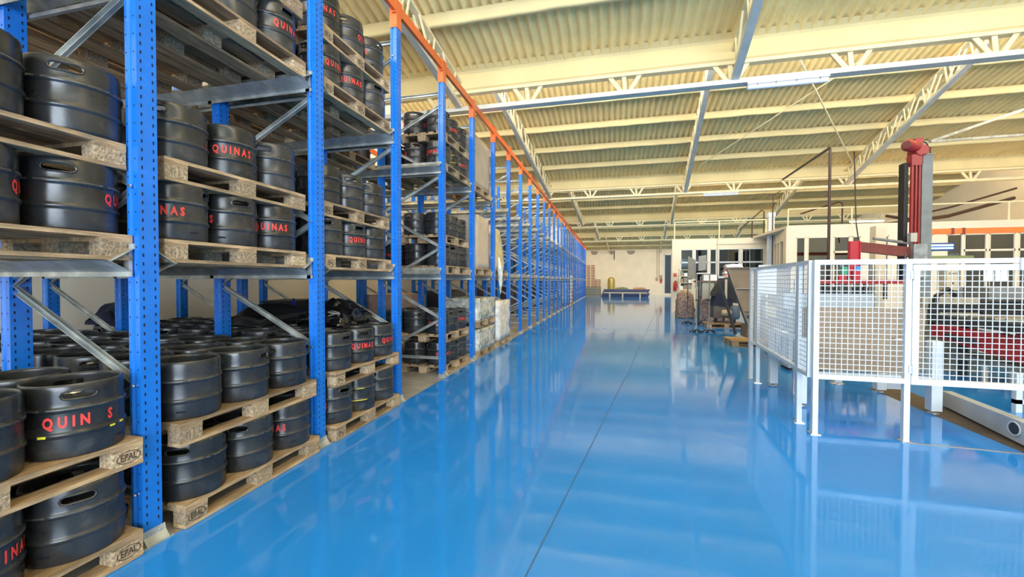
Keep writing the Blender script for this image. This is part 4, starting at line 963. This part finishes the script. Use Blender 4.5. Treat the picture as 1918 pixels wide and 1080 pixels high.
# ------------------------------------------------------------------ offices
def office(prefix, y, x0, x1, zt, wins, zs, zh, label, trans=None, door=None, thick=0.12):
    """front wall of an office in the plane y; wins = (xa, xb); openings between zs and zh, transom at trans"""
    w = MB(); prev = x0
    for xa, xb in wins:
        w.box(prev, xa, y, y+thick, zs, zh); prev = xb
    w.box(prev, x1, y, y+thick, zs, zh)
    w.box(x0, x1, y, y+thick, zh, zt); w.box(x0, x1, y, y+thick, 0, zs)
    o = struct(prefix, w, offw, label=label); return o
O1 = 21.6; ZO = 3.57
w1 = [(3.23,3.79),(3.89,4.46),(4.55,4.84),(4.93,5.83),(5.95,6.88)]
office('wall_office', O1, 3.09, 7.15, ZO, w1, 1.25, 3.08, 'cream front wall of the far office')
struct('trim_5', MB().box(2.84,3.09,O1-0.02,O1+0.12,0,ZO+0.01), offw, label='cream corner post of the far office')
struct('trim_6', MB().box(4.80,7.15,O1-0.03,O1,3.30,3.325).box(4.86,4.90,O1-0.04,O1,0.5,ZO), mat('trim_dark_cream',(0.60,0.54,0.42),0.6), label='thin ledge and down pipe on the far office front')  # ledge and pipe in a darker cream than the wall panels
def window(n, y, xa, xb, z0, z1, trans, label):
    t = thing('window_%d' % n, label, 'window'); del t['category']; t['kind'] = 'structure'
    f = MB().box(xa,xb,y-0.015,y+0.05,z0,z0+0.04).box(xa,xb,y-0.015,y+0.05,z1-0.03,z1).box(xa,xa+0.03,y-0.015,y+0.05,z0,z1).box(xb-0.03,xb,y-0.015,y+0.05,z0,z1)
    obj('window_frame', f.mesh('window_frame', whitem if y > 20 else offw), t)
    if trans: obj('transom', MB().box(xa,xb,y-0.015,y+0.05,trans-0.035,trans+0.035).mesh('transom', whitem if y > 20 else offw), t)
    obj('pane', MB().box(xa+0.02,xb-0.02,y+0.025,y+0.031,z0+0.02,(trans or z1)-0.02).mesh('pane', windark), t)
    if trans: obj('pane', MB().box(xa+0.02,xb-0.02,y+0.025,y+0.031,trans+0.02,z1-0.02).mesh('pane', windark), t)
for i,(a,b) in enumerate(w1): window(10+i, O1, a, b, 1.25, 3.08, 2.45, 'office window, %s of the far office' % ORD[i])
# office interiors
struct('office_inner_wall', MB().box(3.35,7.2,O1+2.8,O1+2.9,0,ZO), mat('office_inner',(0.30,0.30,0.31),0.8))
struct('office_roof', MB().prism([(2.9,O1+0.12),(7.15,O1+0.12),(7.4,O1+3.4),(3.2,O1+3.4)],ZO-0.1,ZO-0.01), offw)
struct('window_20', MB().box(3.2,4.0,O1+2.75,O1+2.79,2.35,2.75).box(4.2,4.8,O1+2.75,O1+2.79,2.5,2.75), dayglow, label='bright daylit window seen through the far office')
for i,x in enumerate((5.0,6.3)): single('filing_cabinet', MB().box(x,x+0.7,O1+1.2,O1+1.6,0,2.5-0.2*i), offw, ['pale cupboard inside the far office, behind the fourth pane','pale cupboard inside the far office, behind the fifth pane'][i], 'cupboard')
O2 = 17.6
w2 = [(6.68,6.98),(7.06,7.80),(7.90,8.40),(8.48,8.74),(9.22,9.60),(10.2,10.9),(11.3,11.75),(11.80,12.42),(12.5,13.2),(13.3,14.2)]
office('wall_office', O2, 6.35, 16.0, 3.60, w2, 1.0, 3.18, 'cream front wall of the near office')
for i,(a,b) in enumerate(w2): window(30+i, O2, a, b, 1.0, 3.18, 2.62 if i in (2,3,4,5,7,8,9) else None, 'office window, %s of the near office' % ORD[i])
sw = MB()
for y0,y1,z0,z1 in ((O2+0.12,21.58,3.12,3.60),(O2+0.12,21.58,0,1.9),(O2+0.12,18.3,1.9,3.12),(20.9,21.6,1.9,3.12)): sw.prism([(6.35+(y0-O2)*0.19,y0),(6.47+(y0-O2)*0.19,y0),(6.47+(y1-O2)*0.19,y1),(6.35+(y1-O2)*0.19,y1)], z0, z1)
struct('wall_office_side', sw, offw, label='cream side wall of the near office')
wn = thing('window_40', 'narrow panes in the side wall of the near office', 'window'); del wn['category']; wn['kind'] = 'structure'
obj('pane', MB().prism([(6.42+0.13,18.3),(6.43+0.13,18.3),(6.93+0.13,20.9),(6.92+0.13,20.9)],1.9,3.12).mesh('pane', windark), wn)
for y in (18.9,19.5,20.2): obj('mullion', MB().box(6.33+(y-O2)*0.19,6.5+(y-O2)*0.19,y-0.05,y+0.05,1.9,3.12).mesh('mullion', offw), wn)
struct('office_roof', MB().box(6.4,16.0,O2+0.05,21.6,3.55,3.64), offw)
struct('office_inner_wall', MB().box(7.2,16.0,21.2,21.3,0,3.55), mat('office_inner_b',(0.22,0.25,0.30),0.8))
struct('window_50', MB().box(10.6,11.2,21.1,21.15,2.7,2.85).box(13.0,14.0,21.1,21.15,2.2,2.7), dayglow, label='daylit opening seen through the near office')
# roof rails, column
def rail(pts, z0, z1, label, m=None):
    t = thing('roof_railing', label, 'railing', (0,0,0))
    m = m or cream
    obj('hand_rail', MB().tube([(x,y,z1) for x,y in pts],0.03,8).mesh('hand_rail', m), t)
    for x,y in pts: obj('rail_post', MB().tube([(x,y,z0),(x,y,z1)],0.028,8).mesh('rail_post', m), t)
rail([(2.95,21.65),(4.96,21.65),(6.97,21.65)], 3.56, 4.42, 'cream pipe railing on the far office roof')
rail([(6.42,17.65),(8.48,17.65),(10.6,17.65),(13.05,17.65),(15.2,17.65)], 3.6, 4.25, 'cream pipe railing on the near office roof')
t = thing('steel_column', 'white square column rising where the two offices meet', 'column', (6.75,20.4,0))
obj('shaft', MB().box(-0.11,0.11,-0.11,0.11,0,4.35).mesh('shaft', whitem), t)
obj('collar', MB().box(-0.14,0.14,-0.14,0.14,4.35,4.55).mesh('collar', whitem), t)
obj('cable', MB().tube([(0.02,-0.16,1.5),(0.02,-0.16,4.5),(0.05,-0.1,5.3),(1.2,0,6.0)],0.02,6).mesh('cable', brownpipe), t)
for i,(p,lb) in enumerate((
    ([(6.42,18.2,5.5),(5.75,13.1,5.18),(5.70,12.96,5.10),(5.70,12.96,0)],'black bent conduit dropping to the machines, tallest in the hall'),
    ([(6.0,22.3,4.05),(7.0,22.3,4.98),(7.08,22.3,4.9),(7.08,22.3,3.55)],'dark bent pipe beside the white column'),
    ([(6.6,22.4,4.5),(6.6,22.4,3.55)],'short dark pipe left of the white column'),
    ([(7.2,18.6,4.2),(8.5,18.6,4.62),(8.62,18.6,4.55),(8.62,18.6,3.6)],'dark bent pipe on the near office roof'),
    ([(8.2,17.0,6.3),(8.3,17.0,3.6),(8.38,17.0,3.0)],'black cable end hanging before the near office'),
    ([(10.35,16.9,6.3),(10.35,16.9,3.4)],'thin black cable hanging over the near office, right of the mast'))):
    single('conduit', MB().tube(p, 0.035 if i==0 else 0.03 if i<4 else 0.02, 8), brownpipe, lb, 'pipe')
# wall pipes at the right
single('wall_pipe', MB().tube([(10.2,19.2,3.75),(13.0,20.2,4.15),(15.9,21.3,4.95)],0.07,8), brownpipe, 'thick dark pipe rising along the right wall', 'pipe')
single('wall_pipe', MB().tube([(10.6,19.6,4.15),(11.2,19.7,4.05),(12.0,20.0,3.98)],0.06,8), brownpipe, 'short bent dark pipe joining the thick wall pipe', 'pipe')
single('wall_pipe', MB().tube([(11.8,20.3,4.2),(13.5,20.8,4.6),(16.2,21.6,5.4)],0.04,8), brownpipe, 'thin dark pipe above the thick wall pipe', 'pipe')
# orange beam, sign board and lit tubes at the right
t = thing('orange_beam', 'orange steel rack beam crossing before the near office', 'beam', (0,0,0))
obj('beam', MB().box(8.03,14.0,13.0,13.06,2.76,2.90).mesh('beam', orange), t)
for x in (8.45,8.68): obj('bracket', MB().box(x,x+0.05,12.98,13.08,2.75,2.91).mesh('bracket', darkred), t)
obj('column', MB().box(13.8,13.95,13.0,13.1,0,2.9).mesh('column', orange), t)
t = thing('tube_lamp', 'lit twin fluorescent lamp glowing cyan beside the mast', 'lamp', (7.25,12.0,0))
obj('housing', MB().box(0,0.62,0,0.10,2.27,2.46).mesh('housing', darkblue), t)
for z in (2.33,2.40): obj('tube', MB().tube([(0.02,-0.02,z),(0.57,-0.02,z)],0.018,8).mesh('tube', tube_cyan), t)
single('notice_board', MB().box(7.30,8.24,12.0,12.05,2.02,2.15), olive, 'long olive green board below the cyan lamp', 'board')
for i,(x0,y0,z0,w,lit,lb) in enumerate(((2.33,GY0+0.02,5.02,1.28,False,'unlit white tube lamp under the first girder'),(3.55,GY0+GDY+0.02,5.02,1.3,False,'unlit tube lamp under the second girder'),(13.4,28.13,5.02,1.7,True,'lit warm tube lamp above the near office roof'))):
    t = thing('tube_lamp', lb, 'lamp', (x0,y0,z0))
    obj('housing', MB().box(0,w,-0.05,0.05,0.035,0.08).mesh('housing', mat('housing_%d'%i,(0.6,0.6,0.6),0.4)), t)
    obj('tube', edge_smooth(MB().lathe([(0,0),(0.04,0.01),(0.045,0.03),(0.045,w-0.03),(0.04,w-0.01),(0,w)],14,(0,0,0),'x').mesh('tube', tube_on if lit else mat('diffuser_%d'%i,(0.78,0.82,0.88),0.25)),50), t)
    for x in (0.12*w,0.35*w,0.6*w,0.88*w): obj('clip', MB().box(x,x+0.015,-0.05,0.05,0.0,0.045).mesh('clip', midgrey), t)
t = thing('reflection_panels', 'two added bright panels for reflections above the pale machine housing', 'screen', (8.45,12.0,1.42))  # bright reflections built as added glowing panels
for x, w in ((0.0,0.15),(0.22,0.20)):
    obj('glow_panel', MB().box(x,x+w,0,0.03,0.14,0.47).mesh('glow_panel', dayglow), t)
obj('stand', MB().box(0.05,0.09,0.01,0.03,0,0.16).box(0.3,0.34,0.01,0.03,0,0.16).mesh('stand', darkgrey), t)  # added support for the reflection panels

# ------------------------------------------------------------------ far end
for i,(x,y,n,w,lb) in enumerate(((-2.35,42.3,14,0.36,'left tall column of brown spools on the grey crates'),(-1.90,42.3,14,0.36,'right tall column of brown spools on the grey crates'),(-1.62,43.1,5,0.27,'left short column of brown spools beside the tall columns'),(-1.30,43.1,5,0.27,'right short column of brown spools beside the tall columns'))):
    t = thing('spool_stack', lb, 'spool stack', (x,y,0.95))
    for j in range(n):
        obj('spool', MB().box(-w/2,w/2,-0.2,0.2,j*0.16,j*0.16+0.10).mesh('spool', spool), t)
        obj('spacer', MB().box(-w/4,w/4,-0.21,0.15,j*0.16+0.10,j*0.16+0.16).mesh('spacer', offw), t)
t = thing('crate_stack', 'stack of low grey crates at the far rack end', 'crate stack', (-2.6,41.2,0))
for j in range(4): obj('crate', MB().box(0,1.45,0,1.4,j*0.24,j*0.24+0.16).box(0.05,1.4,0.05,1.35,j*0.24+0.16,j*0.24+0.24).mesh('crate', crate), t)
t = thing('plinth_crate', 'grey crate plinth under the short spool columns', 'crate', (-1.80,42.75,0))
obj('body', MB().box(0,0.66,0,0.7,0,0.95).mesh('body', crate), t)
t = thing('pressure_tank', 'upright gold coloured tank against the far wall', 'tank', (-0.12,45.4,0))
obj('shell', MB().lathe([(0,0.15),(0.36,0.2),(0.38,0.4),(0.38,1.6),(0.34,1.8),(0.2,1.93),(0,1.97)],20).mesh('shell', gold, True), t)
for a in range(3): obj('leg', MB().box(0.25*math.cos(a*2.1)-0.03,0.25*math.cos(a*2.1)+0.03,0.25*math.sin(a*2.1)-0.03,0.25*math.sin(a*2.1)+0.03,0,0.3).mesh('leg', gold), t)
t = thing('beam_stack', 'stack of dark blue rack beams before the far wall', 'beam stack', (-1.08,42.2,0.0))
for j in range(6):
    for l in range(3): obj('beam', MB().box(0.05*j,4.5+0.06*(j%3),0.18*l,0.18*l+0.14,0.125*j,0.125*j+0.11).mesh('beam', darkblue), t)
t = thing('low_trestle', 'pale timber trestle on three legs before the blue beams', 'trestle', (-0.8,40.9,0))
obj('top', MB().box(0,4.0,0,0.5,0.38,0.46).mesh('top', palew), t)
for x in (0.5,1.7,3.3): obj('leg', MB().box(x,x+0.12,0.05,0.4,0,0.38).mesh('leg', palew), t)
lumpy('cloth_heap', cloth, 1.2, 0.5, 0.18, 0.05, 'tan cloth heap on the blue beam stack', 'cloth', (2.6,42.5,0.75), seed=150, rough=0.5)
lumpy('cloth_heap', olive, 1.2, 0.4, 0.18, 0.05, 'olive bundle on the blue beam stack near the tank', 'cloth', (0.9,42.5,0.75), seed=151, rough=0.5)
print('kegs', n_keg, 'objects', len(bpy.data.objects))
